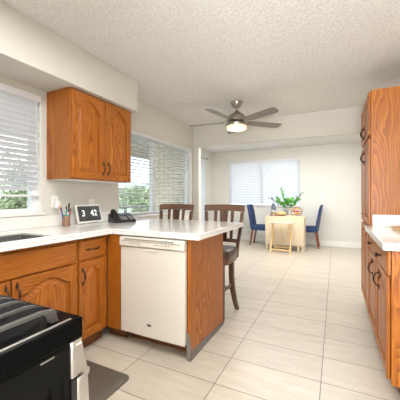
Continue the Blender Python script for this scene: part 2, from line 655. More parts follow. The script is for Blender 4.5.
# header wall with the wide opening to the dining room
hd = MB()
hd.grid([XW, -2.178, 1.0, 2.0], [0, 2.07, CZ], lambda x, z: z > 2.07 or x < -2.178 or x > 1.0, YH, YH + 0.09, 'xz')
struct(hd.build('wall_header', M['wall'], smooth=False, bevel=0.004))
struct(B(XR, XR + 0.12, -3.0, YH, 0, CZ).build('wall_right', M['wall'], smooth=False))
struct(B(XW, XR, -3.12, -3.0, 0, CZ).build('wall_rear', M['wall'], smooth=False))
struct(B(XW, -0.46, -0.42, -0.30, 0, CZ).build('wall_near', M['wall'], smooth=False))
# dining room shell
WD = (-2.665, -0.789, 0.935, 2.155)
db = MB()
db.grid([XD, WD[0], WD[1], 2.0], [0, WD[2], WD[3], CZ], lambda x, z: not (WD[0] < x < WD[1] and WD[2] < z < WD[3]), YB, YB + 0.14, 'xz')
struct(db.build('wall_back', M['dining_wall'], smooth=False))
PD = (4.85, 6.55, 0.0, 2.06)      # patio door in the dining room's left wall
dl = MB()
dl.grid([YH, PD[0], PD[1], YB + 0.14], [0, PD[3], CZ], lambda y, z: not (PD[0] < y < PD[1] and z < PD[3]), XD - 0.065, XD, 'yz')
struct(dl.build('wall_dining_left', M['dining_wall'], smooth=False))
struct(B(2.0, 2.1, YH, YB, 0, CZ).build('wall_dining_right', M['dining_wall'], smooth=False))
# outer brick skin of the dining room, seen through the window
struct(B(XD, XW - 0.142, YH - 0.11, YH - 0.003, -0.3, 2.75).build('wall_brick_outside', M['brick'], smooth=False))
# inner skin of the dining room beside the opening
struct(B(XD, XW - 0.0, YH + 0.001, YH + 0.09, 0, CZ).build('wall_dining_front', M['dining_wall'], smooth=False)).hide_render = False

# soffit above the sink wall
struct(B(XW, -1.93, -0.30, 2.41, 2.106, CZ - 0.001).build('wall_soffit', M['soffit'], smooth=False, bevel=0.003))


def baseboard(name, x0, x1, y0, y1, h=0.13):
    struct(B(x0, x1, y0, y1, 0.0005, h).build(name, M['white'], bevel=0.004))


baseboard('baseboard_back', XD, 2.0, YB - 0.016, YB)
baseboard('baseboard_dining_left', XD, XD + 0.016, PD[1] + 0.07, YB - 0.017)
baseboard('baseboard_left', XW, XW + 0.014, 2.79, YH - 0.001, 0.09)
baseboard('baseboard_header', XW + 0.015, -2.179, YH - 0.014, YH - 0.0005, 0.09)


# ------------------------------------------------------------------ windows
def window(name, rot, loc, wd, ht, mull, rail=None, sill=0.0, depth=0.13):
    """local: x along the wall, y into the wall (the opening starts at y=0), z up from the opening's bottom"""
    fr = MB()
    f, y0, y1 = 0.05, depth - 0.075, depth - 0.01
    us = [0, f] + [q for m_ in mull for q in (m_ - 0.03, m_ + 0.03)] + [wd - f, wd]
    vz = [0, f] + ([rail - 0.02, rail + 0.02] if rail else []) + [ht - f, ht]

    def occ(x, z):
        if x < f or x > wd - f or z < f or z > ht - f:
            return True
        if any(abs(x - m_) < 0.03 for m_ in mull):
            return True
        return bool(rail and abs(z - rail) < 0.02)
    fr.grid(us, vz, occ, y0, y1, 'xz')
    root = struct(fr.build(name, M['vinyl'], None, loc, (0, 0, rot), bevel=0.004))
    B(0.02, wd - 0.02, depth - 0.045, depth - 0.040, 0.02, ht - 0.02).build('glass_pane', M['pane'], root, smooth=False)
    if sill:
        B(-0.02, wd + 0.02, -sill, y0, -0.006, 0.014).build('window_sill', M['white'], root, bevel=0.005)
    # painted liner of the opening
    ln = MB()
    ln.box(0.0, 0.006, 0.002, y0, 0.015, ht)
    ln.box(wd - 0.006, wd, 0.002, y0, 0.015, ht)
    ln.box(0.006, wd - 0.006, 0.002, y0, ht - 0.006, ht)
    ln.build('reveal_liner', M['white'], root, smooth=False)
    return root


# left wall: local x -> +Y, local y -> -X  (rotation +90 deg)
window('window_1', PI / 2, (XW, W1[0], W1[2]), W1[1] - W1[0], W1[3] - W1[2], [0.56], None, 0.03)
window('window_2', PI / 2, (XW, W2[0], W2[2]), W2[1] - W2[0], W2[3] - W2[2], [3.30 - W2[0]], None, 0.018)
# back wall: local x -> +X, local y -> +Y
window('window_3', 0, (WD[0], YB, WD[2]), WD[1] - WD[0], WD[3] - WD[2], [0.905], None, 0.03)
# patio door
pdm = MB()
pw = PD[1] - PD[0]
pdm.grid([0, 0.06, pw / 2 - 0.04, pw / 2 + 0.04, pw - 0.06, pw], [0, 0.08, PD[3] - 0.06, PD[3]],
         lambda x, z: x < 0.06 or x > pw - 0.06 or abs(x - pw / 2) < 0.04 or z < 0.08 or z > PD[3] - 0.06, 0.004, 0.06, 'xz')
pdo = struct(pdm.build('door_1', M['vinyl'], None, (XD, PD[0], 0.001), (0, 0, PI / 2), bevel=0.004))
B(0.04, pw - 0.04, 0.030, 0.036, 0.06, PD[3] - 0.04).build('glass_pane', M['pane'], pdo, smooth=False)


def blind(label, rot, loc, wd, ht, tilt, group, y=0.02, drop_gap=0.0, valance=0.055, cords=(0.12, 0.5, 0.88), pitch=0.043, wand=None, zig=False):
    """slatted blind; local x along, -y to the room, z up; hangs from z=ht to z=drop_gap"""
    root = thing('window_blind', label, 'window blind', loc, rot, group)
    B(0.0, wd, -0.012, 0.002, ht - valance, ht).build('valance', M['slat'], root, bevel=0.003)
    B(0.01, wd - 0.01, 0.004, y + 0.025, ht - 0.045, ht - 0.002).build('headrail', M['slat'], root)
    s = MB()
    z = ht - valance - 0.01
    n = 0
    while z > drop_gap + 0.035:
        a = math.radians(tilt)
        # room-side edge (y small) is raised; shallow crown across the slat
        L = 0.025
        pts = []
        for q, cr in ((-1, 0), (-0.5, 0.0022), (0, 0.003), (0.5, 0.0022), (1, 0)):
            pts.append((y + q * L * math.cos(a) + cr * math.sin(a), z - q * L * math.sin(a) + cr * math.cos(a)))
        th = 0.0026
        low = [(py + -th * math.sin(a), pz - th * math.cos(a)) for py, pz in pts]
        s.prism_x(pts + low[::-1], 0.006, wd - 0.006)
        z -= pitch
        n += 1
    s.build('slats', M['slat'], root, smooth=False)
    B(0.004, wd - 0.004, y - 0.026, y + 0.026, drop_gap, drop_gap + 0.018).build('bottom_rail', M['slat'], root, bevel=0.004)
    for c in cords:
        k = MB()
        k.tube([(wd * c, y - 0.0285, ht - valance), (wd * c, y - 0.0285, drop_gap + 0.01)], 0.0011, 5)
        k.tube([(wd * c, y + 0.0285, ht - valance), (wd * c, y + 0.0285, drop_gap + 0.01)], 0.0011, 5)
        k.build('ladder_cord', M['slat'], root)
    if wand:
        MB().tube([(wd * wand, -0.018, ht - valance + 0.01), (wd * wand, -0.02, ht - 0.55)], 0.0032, 6).build('pull_cord', M['slat'], root)
    return root


blind('white slatted blind half tilted in the window over the sink', PI / 2, (XW - 0.0, W1[0] + 0.008, W1[2] + 0.002), W1[1] - W1[0] - 0.016, W1[3] - W1[2] - 0.004, 38, None, y=0.035, drop_gap=0.15, cords=(0.15, 0.55, 0.90), wand=0.955)
blind('open slatted blind nearer the oak wall cabinet, trees showing through', PI / 2, (XW, W2[0] + 0.006, W2[2] + 0.016), 3.295 - W2[0] - 0.006, W2[3] - W2[2] - 0.02, 4, 'open slatted blinds', y=0.035, drop_gap=0.02, valance=0.04, cords=(0.15, 0.5, 0.86), wand=0.93)
blind('open slatted blind farther from the wall cabinet, pale brick showing through', PI / 2, (XW, 3.305, W2[2] + 0.016), W2[1] - 3.305 - 0.006, W2[3] - W2[2] - 0.02, 4, 'open slatted blinds', y=0.035, drop_gap=0.02, valance=0.04, cords=(0.12, 0.5, 0.86), wand=0.06)
blind('closed white slatted blind on the dining room back wall', 0, (WD[0] + 0.0, YB - 0.0, WD[2] + 0.016), WD[1] - WD[0], WD[3] - WD[2] - 0.018, 52, None, y=0.03, drop_gap=0.005, cords=(0.1, 0.36, 0.64, 0.9), pitch=0.044, wand=0.03)


# ------------------------------------------------------------------ cabinetry
def pull_mesh():
    m = MB()
    n = 12
    pts, rr = [], []
    for i in range(n + 1):
        t = -1 + 2 * i / n
        pts.append((0, -0.006 - 0.026 * (1 - t * t) ** 0.6, 0.046 * t))
        rr.append(0.0042 + 0.0022 * math.exp(-(t * 3.2) ** 2))
    m.tube(pts, rr, 8)
    for sgn in (-1, 1):
        m.ball((0, -0.003, 0.049 * sgn), 0.010, 10, 6, (0.85, 0.42, 1.7))
        m.ball((0, -0.003, 0.066 * sgn), 0.006, 8, 5, (0.8, 0.45, 1.2))
    return m


def knob_mesh():
    m = MB()
    prof = [(0.011, 0.0), (0.011, 0.003), (0.006, 0.006), (0.006, 0.014), (0.014, 0.018), (0.0165, 0.024), (0.013, 0.029), (0.004, 0.0315)]
    m.T = Matrix.Rotation(PI / 2, 4, 'X')
    m.lathe(prof, seg=14)
    return m


PULL = pull_mesh()
KNOB = knob_mesh()


def pull(parent, x, y, z, level=False):
    return PULL.build('handle', M['bronze'], parent, (x, y, z), (0, PI / 2, 0) if level else (0, 0, 0))


def arch_curve(x0, x1, z_sh, z_top, n=22):
    """cathedral top edge from right to left"""
    out = []
    cx, hw = (x0 + x1) / 2, (x1 - x0) / 2
    for i in range(n + 1):
        x = x1 - (x1 - x0) * i / n
        s_ = abs(x - cx) / hw
        b = 0 if s_ > 0.86 else (0.5 * (1 + math.cos(PI * s_ / 0.86))) ** 0.55
        out.append((x, z_sh + (z_top - z_sh) * b))
    return out


def door(parent, x, y, z, wd, ht, arch=True, handle=None, st=0.052, rise=0.065, rail=0.055, t=0.019):
    """raised-panel oak door; front at local y=0, built from stiles, rails and panel"""
    zt = ht - 0.045 if arch else ht - rail
    zs = zt - rise if arch else ht - rail
    m = MB()
    m.cur = 0
    m.box(0, st, 0, t, 0, ht)
    m.box(wd - st, wd, 0, t, 0, ht)
    m.cur = 1
    m.box(st, wd - st, 0.0006, t, 0, rail)
    cv = arch_curve(st, wd - st, zs, zt) if arch else [(wd - st, zs), (st, zs)]
    m.prism_y(cv[::-1] + [(wd - st, ht), (st, ht)], 0.0006, t)
    d = m.build('door', [M['oak'], M['oak_x']], parent, (x, y, z), bevel=0.0035)
    p = MB()

    def outline(i):
        c = arch_curve(st + i, wd - st - i, zs - i, zt - i) if arch else [(wd - st - i, zs - i), (st + i, zs - i)]
        return [(st + i, rail + i), (wd - st - i, rail + i)] + c
    rings = [(outline(-0.004), 0.0155), (outline(0.007), 0.0150), (outline(0.034), 0.0050), (outline(0.037), 0.0030)]
    n = len(rings[0][0])
    V, F = [], []
    for r, yy in rings:
        V += [(a, yy, b) for a, b in r]
    for k in range(3):
        for i in range(n):
            F.append((k * n + i, k * n + (i + 1) % n, (k + 1) * n + (i + 1) % n, (k + 1) * n + i))
    F.append(tuple(range(3 * n, 4 * n)))
    p.add(V, F)
    p.build('panel', M['oak'], d, smooth=False)
    if handle:
        pull(d, handle[0], 0.0, handle[1])
    return d


def drawer(parent, x, y, z, wd, ht, kind=None, name='drawer'):
    m = MB()
    V = [(0, 0.012, 0), (wd, 0.012, 0), (wd, 0.012, ht), (0, 0.012, ht)]
    e = 0.012
    rings = [[(0, 0.019, 0), (wd, 0.019, 0), (wd, 0.019, ht), (0, 0.019, ht)],
             [(0, 0.006, 0), (wd, 0.006, 0), (wd, 0.006, ht), (0, 0.006, ht)],
             [(e * 0.5, 0.001, e * 0.5), (wd - e * 0.5, 0.001, e * 0.5), (wd - e * 0.5, 0.001, ht - e * 0.5), (e * 0.5, 0.001, ht - e * 0.5)],
             [(e, 0, e), (wd - e, 0, e), (wd - e, 0, ht - e), (e, 0, ht - e)]]
    m.loft(rings)
    d = m.build(name, M['oak_x'], parent, (x, y, z), smooth=False)
    if kind == 'pull':
        pull(d, wd / 2, 0, ht / 2, True)
    elif kind == 'knob':
        KNOB.build('knob', M['bronze'], d, (wd / 2, 0, ht / 2))
    return d


def carcass(parent, wd, dp, z0, z1, opens, y0=0.02, mat=None, toe=True, body_top=None):
    """box with a face frame: local y from y0 to dp; opens = list of (x0,x1,za,zb) rectangles left open in the frame"""
    b = MB()
    b.box(0, wd, y0 + 0.02, dp, z0, body_top or z1)
    b.build('body', mat or M['oak'], parent, smooth=False)
    us = sorted({0, wd} | {q for o in opens for q in o[:2]})
    vz = sorted({z0, z1} | {q for o in opens for q in o[2:]})
    f = MB()
    f.grid(us, vz, lambda x, z: not any(o[0] < x < o[1] and o[2] < z < o[3] for o in opens), y0, y0 + 0.02, 'xz')
    f.build('face_frame', M['oak'], parent, bevel=0.001)
    if toe:
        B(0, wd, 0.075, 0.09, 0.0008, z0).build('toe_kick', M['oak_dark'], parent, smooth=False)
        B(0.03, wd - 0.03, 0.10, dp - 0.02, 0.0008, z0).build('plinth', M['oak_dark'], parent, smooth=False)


ZT = 0.8745     # top of the base cabinets
XF = -1.69      # fronts of the left run (door faces)
# --- left run, fronts face +X: rotation +90, local x -> +Y, local y -> -X
DPTH = 0.595
r = thing('base_cabinet', 'oak sink base cabinet with two arched doors under the sink', 'base cabinet', (XF, 0.50, 0), PI / 2)
carcass(r, 0.93, DPTH, 0.10, ZT, [(0.02, 0.44, 0.13, 0.67), (0.475, 0.905, 0.13, 0.67), (0.02, 0.905, 0.72, 0.84)], body_top=0.69)
drawer(r, 0.012, 0, 0.70, 0.905, 0.152, None, 'false_front')
door(r, 0.012, 0, 0.115, 0.446, 0.577, True, (0.446 - 0.026, 0.49))
door(r, 0.468, 0, 0.115, 0.449, 0.577, True, (0.026, 0.49))
r = thing('base_cabinet', 'narrow oak base cabinet with drawer over door, beside the dishwasher corner', 'base cabinet', (XF, 1.4305, 0), PI / 2)
carcass(r, 0.2985, DPTH, 0.10, ZT, [(0.02, 0.25, 0.13, 0.67), (0.02, 0.25, 0.73, 0.83)])
drawer(r, 0.010, 0, 0.707, 0.252, 0.147, 'pull')
door(r, 0.010, 0, 0.115, 0.252, 0.577, True, (0.026, 0.47), rise=0.05)
# --- near end of the left run (beyond the frame)
r = thing('base_cabinet', 'oak corner base cabinet nearest the range', 'base cabinet', (XF, -0.295, 0), PI / 2)
carcass(r, 0.7945, DPTH, 0.10, ZT, [(0.45, 0.77, 0.13, 0.83)])
door(r, 0.44, 0, 0.115, 0.34, 0.74, False, (0.026, 0.6))

# --- peninsula body, fronts face -Y
pb = thing('peninsula_base', 'oak peninsula end panel and corner filler around the dishwasher', 'base cabinet', (-1.689, 1.73, 0))
# local x: 0 at the corner; dishwasher bay 0.129..0.728; end panel 0.735..0.754
B(-0.019, 0.122, 0.005, 0.024, 0.10, ZT).build('filler', M['oak'], pb, bevel=0.002)
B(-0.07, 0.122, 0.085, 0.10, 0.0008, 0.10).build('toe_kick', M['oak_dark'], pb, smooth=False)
ep = MB()
ep.prism_x([(0.03, 0.0008), (0.67, 0.0008), (0.67, ZT), (0.03, ZT)], 0.731, 0.754)
ep.build('end_panel', M['oak'], pb, bevel=0.0015)
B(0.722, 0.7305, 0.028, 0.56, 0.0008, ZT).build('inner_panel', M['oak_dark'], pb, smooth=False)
B(-0.59, 0.730, 0.60, 0.62, 0.0008, ZT).build('back_panel', M['oak'], pb, smooth=False)
cv = MB()
cv.prism_x([(0.018, 0.0008), (0.672, 0.0008), (0.672, 0.030), (0.03, 0.072), (0.018, 0.075)], 0.7545, 0.760)
cv.prism_y([(0.728, 0.0008), (0.760, 0.0008), (0.760, 0.10), (0.745, 0.185), (0.728, 0.195)], 0.0175, 0.029)
cv.build('cove_base', M['rubber_grey'], pb)

# --- worktop: left run and peninsula in one piece with the sink cut out
SK = (-2.11, -1.722, 0.515, 1.268)
ct = MB()
ct.grid([XW + 0.002, SK[0], SK[1], -1.650, -0.850], [-0.296, SK[2], SK[3], 1.722, 2.765],
        lambda x, y: (x < -1.65 or y > 1.722) and not (SK[0] < x < SK[1] and SK[2] < y < SK[3]), 0.900, 0.920)
wt = tag(ct.build('worktop', M['quartz'], bevel=0.004), 'white quartz worktop running from the sink wall out over the peninsula', 'worktop')
eb = MB()
eb.grid([XW + 0.03, -1.674, -1.650, -0.874, -0.850], [-0.296, 1.722, 1.746, 2.741, 2.765],
        lambda x, y: (y < 1.746 and -1.674 < x < -1.650) or (x > -1.674 and (y > 1.722) and (y < 1.746 or x > -0.874)) or y > 2.741, 0.876, 0.8998)
eb.build('front_edge', M['quartz'], wt, bevel=0.003)
B(XW + 0.002, XW + 0.022, -0.29, 2.42, 0.9205, 1.020).build('backsplash', M['quartz'], wt, bevel=0.002)

# --- sink
sk = thing('kitchen_sink', 'stainless double sink set under the white worktop', 'sink', ((SK[0] + SK[1]) / 2, 0.89, 0.70))


def bowl(y0, y1):
    x0, x1 = -0.185, 0.185
    zt, zb, t = 0.1995, 0.0, 0.003
    m = MB()
    o = [(x0, y0), (x1, y0), (x1, y1), (x0, y1)]
    i_ = [(x0 + t, y0 + t), (x1 - t, y0 + t), (x1 - t, y1 - t), (x0 + t, y1 - t)]
    V = [(*p, zb) for p in o] + [(*p, zt) for p in o] + [(*p, zt) for p in i_] + [(*p, zb + t) for p in i_]
    F = [(3, 2, 1, 0), (12, 13, 14, 15)]
    for k in range(4):
        q = (k + 1) % 4
        F += [(k, q, 4 + q, 4 + k), (4 + k, 4 + q, 8 + q, 8 + k), (8 + k, 8 + q, 12 + q, 12 + k)]
    m.add(V, F)
    d = m.build('bowl', M['sink_steel'], sk, bevel=0.006)
    MB().lathe([(0.001, 0.0035), (0.04, 0.0035), (0.043, 0.005), (0.045, 0.0033)], (0, (y0 + y1) / 2, 0), 20).build('drain', M['steel'], d)


bowl(-0.374, -0.010)
bowl(0.010, 0.374)
B(-0.184, 0.184, -0.0095, 0.0095, 0.10, 0.155).build('divider', M['sink_steel'], sk, bevel=0.004)

# --- dishwasher
dw = thing('dishwasher', 'white built-in dishwasher under the end of the peninsula', 'dishwasher', (-1.5595, 1.73, 0))
B(0.006, 0.586, 0.045, 0.58, 0.105, 0.866).build('tub', M['bisque_dark'], dw, smooth=False)
dp_ = MB()
n = 10
pts = [(0.0, 0.0), (0.592, 0.0)]
prof = []
for i in range(n + 1):   # slightly bowed front, seen from above
    x = 0.592 * i / n
    prof.append((x, -0.004 * math.sin(PI * i / n)))
dp_.prism_z(prof + [(0.592, 0.042), (0.0, 0.042)], 0.105, 0.785)
dpo = dp_.build('door', M['bisque'], dw, bevel=0.004)
hl = MB()
hp = [(0.22 + 0.155 * i / 12, 0.783 - 0.024 * math.sin(PI * i / 12) ** 0.6) for i in range(13)]
hl.prism_y([(0.22, 0.784), ] + hp[1:-1] + [(0.375, 0.784)], -0.012, 0.004)
hl.build('handle_lip', M['bisque'], dpo, bevel=0.002)
cp = MB()
cp.prism_x([(-0.004, 0.788), (-0.016, 0.796), (-0.014, 0.862), (0.0, 0.866), (0.042, 0.866), (0.042, 0.788)], 0.0, 0.592)
cpo = cp.build('control_panel', M['bisque'], dw, bevel=0.003)
vt = MB()
for k in range(26):
    x = 0.055 + k * 0.0175
    vt.box(x, x + 0.0125, -0.0165, -0.013, 0.8445, 0.8525)
vt.build('vent_slots', M['bisque_dark'], cpo, smooth=False)
B(0.03, 0.55, -0.0175, -0.012, 0.8345, 0.8375).build('panel_line', M['bisque_dark'], cpo, smooth=False)
for k in range(9):
    x = 0.10 + k * 0.030 + (0.12 if k > 3 else 0)
    B(x, x + 0.014, -0.0172, -0.012, 0.816, 0.8215).build('button', M['bisque_dark'], cpo, smooth=False)
B(0.548, 0.5535, -0.0172, -0.012, 0.825, 0.845).build('indicator_light', M['grey_plastic'], cpo, smooth=False)
bd = B(0.268, 0.300, -0.0075, -0.002, 0.193, 0.207)
bd.build('maker_badge', M['black_plastic'], dpo, bevel=0.001)
B(0.274, 0.294, -0.0082, -0.007, 0.1985, 0.2015).build('badge_mark', M['nickel'], dpo, smooth=False)
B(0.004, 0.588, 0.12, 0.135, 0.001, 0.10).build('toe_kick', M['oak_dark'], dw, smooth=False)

# --- wall cabinet over the counter
wc = thing('wall_cabinet', 'oak wall cabinet with two arched doors hung under the soffit', 'wall cabinet', (-1.97, 1.600, 1.335), PI / 2)
B(0, 0.75, 0.04, 0.318, 0.0, 0.768).build('body', M['oak'], wc, smooth=False)
f = MB()
f.grid([0, 0.03, 0.36, 0.39, 0.72, 0.75], [0, 0.03, 0.735, 0.768], lambda x, z: x < 0.03 or x > 0.72 or 0.36 < x < 0.39 or z < 0.03 or z > 0.735, 0.02, 0.04, 'xz')
f.build('face_frame', M['oak'], wc, bevel=0.001)
door(wc, 0.006, 0, 0.008, 0.363, 0.745, True, (0.363 - 0.026, 0.105), rise=0.085)
door(wc, 0.380, 0, 0.008, 0.363, 0.745, True, (0.026, 0.105), rise=0.085)
B(0.02, 0.73, 0.05, 0.31, -0.006, -0.0002).build('underside_liner', M['white'], wc, smooth=False)

# --- right run, fronts face -X: rotation -90, local x -> -Y, local y -> +X
rc = thing('base_cabinet', 'oak base cabinet with two knobbed drawers beside the tall pantry cabinet', 'base cabinet', (0.27, 2.925, 0), -PI / 2)
carcass(rc, 1.02, 0.645, 0.10, ZT, [(0.03, 0.48, 0.13, 0.67), (0.53, 0.96, 0.13, 0.67), (0.03, 0.48, 0.75, 0.85), (0.53, 0.96, 0.75, 0.85)])
drawer(rc, 0.015, 0, 0.732, 0.475, 0.135, 'knob')
drawer(rc, 0.515, -0.004, 0.732, 0.512, 0.135, 'knob')
door(rc, 0.015, 0, 0.115, 0.475, 0.602, True, (0.475 - 0.16, 0.50))
door(rc, 0.515, 0, 0.115, 0.475, 0.602, True, (0.16, 0.50))
rt = MB()
rt.grid([0.243, 0.916], [1.87, 2.926], lambda x, y: True, 0.876, 0.920)
rt = tag(rt.build('worktop', M['quartz'], bevel=0.004), 'short white quartz worktop beside the tall pantry cabinet', 'worktop')
B(0.30, 0.915, 2.906, 2.9265, 0.9205, 1.022).build('backsplash', M['quartz'], rt, bevel=0.002)
B(0.895, 0.915, 1.875, 2.905, 0.9205, 1.022).build('backsplash', M['quartz'], rt, bevel=0.002)

tcab = thing('pantry_cabinet', 'tall oak pantry cabinet standing against the right kitchen wall', 'cabinet', (0.27, 3.70, 0), -PI / 2)
carcass(tcab, 0.77, 0.645, 0.10, 2.15, [(0.03, 0.37, 0.13, 0.88), (0.40, 0.74, 0.13, 0.88), (0.03, 0.37, 0.94, 1.68), (0.40, 0.74, 0.94, 1.68), (0.03, 0.37, 1.76, 2.11), (0.40, 0.74, 1.76, 2.11)])
for x, hx in ((0.012, 0.37 - 0.026), (0.388, 0.026)):
    door(tcab, x, 0, 0.115, 0.37, 0.785, True)
    door(tcab, x, 0, 0.925, 0.37, 0.785, True, (hx, 0.66))
    door(tcab, x, 0, 1.745, 0.37, 0.39, True, (hx, 0.09))

# ------------------------------------------------------------------ range
rg = thing('gas_range', 'black gas range with stainless front, standing against the near wall', 'range', (-1.25, -0.27, 0))
# local: x 0..0.762, y 0..0.67 (front), world corner at x=-0.488, y=0.40
RW = 0.762
B(0.002, RW - 0.002, 0.0, 0.665, 0.06, 0.877).build('body', M['black_side'], rg, bevel=0.004)
rb = MB()
for yy in (0.618, 0.645):
    rb.loft([[(RW - 0.003, yy - a, z), (RW + b, yy - a * 0.5, z), (RW + b, yy + a * 0.5, z), (RW - 0.003, yy + a, z)] for z, a, b in
             ((0.10, 0.003, -0.001), (0.14, 0.0065, 0.002), (0.78, 0.0065, 0.002), (0.815, 0.003, -0.001))])
rb.build('side_ribs', M['black_enamel'], rg)
B(RW - 0.0025, RW - 0.0005, 0.600, 0.628, 0.8685, 0.871).build('side_gap', M['steel'], rg, smooth=False)
top = MB()
top.grid([-0.002, 0.03, RW - 0.03, RW + 0.002], [0.0, 0.04, 0.655, 0.695], lambda x, y: True, 0.878, 0.9248)
top.build('cooktop', M['black_enamel'], rg, bevel=0.006, seg=3)
for x in (RW - 0.0105, 0.0045):
    B(x, x + 0.006, 0.03, 0.670, 0.9248, 0.9273).build('edge_glint', M['steel'], rg, bevel=0.001)  # steel strip imitating the light reflected along the cooktop's rounded edge
for bx, by, br in ((0.17, 0.18, 0.045), (0.17, 0.50, 0.055), (0.59, 0.18, 0.040), (0.59, 0.50, 0.055), (0.38, 0.34, 0.05)):
    b = MB().lathe([(0.002, 0.9251), (br + 0.028, 0.9251), (br + 0.022, 0.9275), (br, 0.9285), (br, 0.9380), (br * 0.9, 0.9395), (0.002, 0.9395)], (bx, by, 0), 28).build('burner', M['steel'], rg)
    MB().lathe([(0.002, 0.9397), (br * 0.82, 0.9397), (br * 0.86, 0.9435), (br * 0.8, 0.9475), (0.002, 0.9485)], (bx, by, 0), 28).build('burner_cap', M['iron'], b)


def grate(x0, x1):
    """three cast iron sections: long bars front to back with down-turned feet"""
    g = MB()
    n = 5
    zt, zb = 0.955, 0.949
    for i in range(n):
        x = x0 + 0.009 + (x1 - x0 - 0.018) * i / (n - 1)
        edge = i in (0, n - 1)
        hw = 0.0070 if edge else 0.0050
        for (a, b) in ((0.045, 0.655),):
            secs = []
            for y, lift in ((a, -0.012), (a + 0.018, 0), (b - 0.03, 0), (b - 0.012, -0.004), (b, -0.014)):
                secs.append([(x - hw, y, zb + lift * 0.4), (x + hw, y, zb + lift * 0.4), (x + hw * 0.72, y, zt + lift), (x - hw * 0.72, y, zt + lift)])
            g.loft(secs)
        if edge:
            for y, k in ((0.053, 1), (0.647, -1)):
                g.loft([[(x - 0.007, y - 0.008, 0.9252), (x + 0.007, y - 0.008, 0.9252), (x + 0.007, y + 0.008, 0.9252), (x - 0.007, y + 0.008, 0.9252)],
                        [(x - 0.007, y - 0.008 + 0.004 * k, 0.938), (x + 0.007, y - 0.008 + 0.004 * k, 0.938), (x + 0.007, y + 0.008 + 0.004 * k, 0.938), (x - 0.007, y + 0.008 + 0.004 * k, 0.938)],
                        [(x - 0.007, y - 0.012 + 0.012 * k, zb + 0.002), (x + 0.007, y - 0.012 + 0.012 * k, zb + 0.002), (x + 0.007, y + 0.012 + 0.012 * k, zb + 0.002), (x - 0.007, y + 0.012 + 0.012 * k, zb + 0.002)]])
    for y in (0.12, 0.34, 0.53):
        g.box(x0 + 0.005, x1 - 0.005, y - 0.0045, y + 0.0045, zb - 0.004, zb + 0.003)
    return g.build('grate', M['iron'], rg, bevel=0.002)


grate(0.022, 0.255)
grate(0.262, 0.500)
grate(0.507, 0.740)
pn = MB()
pn.prism_x([(0.667, 0.800), (0.709, 0.806), (0.692, 0.884), (0.667, 0.884)], 0.001, RW - 0.0005)
pno = pn.build('control_panel', M['steel'], rg, bevel=0.004)
B(RW - 0.0004, RW + 0.0008, 0.678, 0.690, 0.868, 0.871).build('panel_notch', M['white_plastic'], pno, smooth=False)
for k in range(5):
    kb = MB()
    kb.T = Matrix.Translation((0.12 + k * 0.13, 0.701, 0.845)) @ Matrix.Rotation(-PI / 2 + 0.2, 4, 'X')
    kb.lathe([(0.021, 0.0), (0.023, 0.004), (0.019, 0.03), (0.016, 0.032), (0.001, 0.032)], seg=20)
    kb.build('knob', M['steel'], pno)
od = MB()
od.prism_x([(0.682, 0.235), (0.712, 0.24), (0.716, 0.70), (0.711, 0.788), (0.704, 0.795), (0.682, 0.795)], 0.004, RW - 0.001)
odo = od.build('oven_door', M['steel'], rg, bevel=0.004)
B(0.13, 0.63, 0.7165, 0.7185, 0.34, 0.66).build('oven_window', M['black_enamel'], odo, smooth=False)
hd_ = MB()
hd_.tube([(0.07, 0.765, 0.745), (RW - 0.07, 0.765, 0.745)], 0.012, 12)
hd_.tube([(0.10, 0.710, 0.745), (0.10, 0.765, 0.745)], 0.009, 8)
hd_.tube([(RW - 0.10, 0.710, 0.745), (RW - 0.10, 0.765, 0.745)], 0.009, 8)
hd_.build('handle', M['steel'], odo)
B(RW - 0.03, RW - 0.012, 0.686, 0.700, 0.795, 0.801).build('hinge', M['black_plastic'], odo, bevel=0.001)
B(0.004, RW - 0.002, 0.668, 0.681, 0.10, 0.798).build('door_seal', M['black_plastic'], rg, smooth=False)
B(0.004, RW - 0.001, 0.682, 0.712, 0.07, 0.225).build('storage_drawer', M['steel'], rg, bevel=0.004)
for x in (0.04, RW - 0.04):
    for y in (0.05, 0.62):
        MB().lathe([(0.018, 0.001), (0.018, 0.02), (0.01, 0.022), (0.01, 0.062)], (x, y, 0), 10).build('foot', M['black_plastic'], rg)

# floor mat in front of the sink
mt = MB()


def rrect(x0, x1, y0, y1, r_, n=7):
    out = []
    for cx, cy, a0 in ((x1 - r_, y1 - r_, 0), (x0 + r_, y1 - r_, 1), (x0 + r_, y0 + r_, 2), (x1 - r_, y0 + r_, 3)):
        for i in range(n + 1):
            a = (a0 + i / n) * PI / 2
            out.append((cx + r_ * math.cos(a), cy + r_ * math.sin(a)))
    return out


o1, o2 = rrect(-1.655, -1.195, 0.62, 1.435, 0.05), rrect(-1.637, -1.213, 0.638, 1.417, 0.04)
mt.loft([[(x, y, 0.0008) for x, y in o1], [(x, y, 0.004) for x, y in o1], [(x, y, 0.017) for x, y in o2]])
tag(mt.build('kitchen_mat', M['mat']), 'dark grey anti-fatigue mat on the tiles in front of the sink cabinet', 'mat')


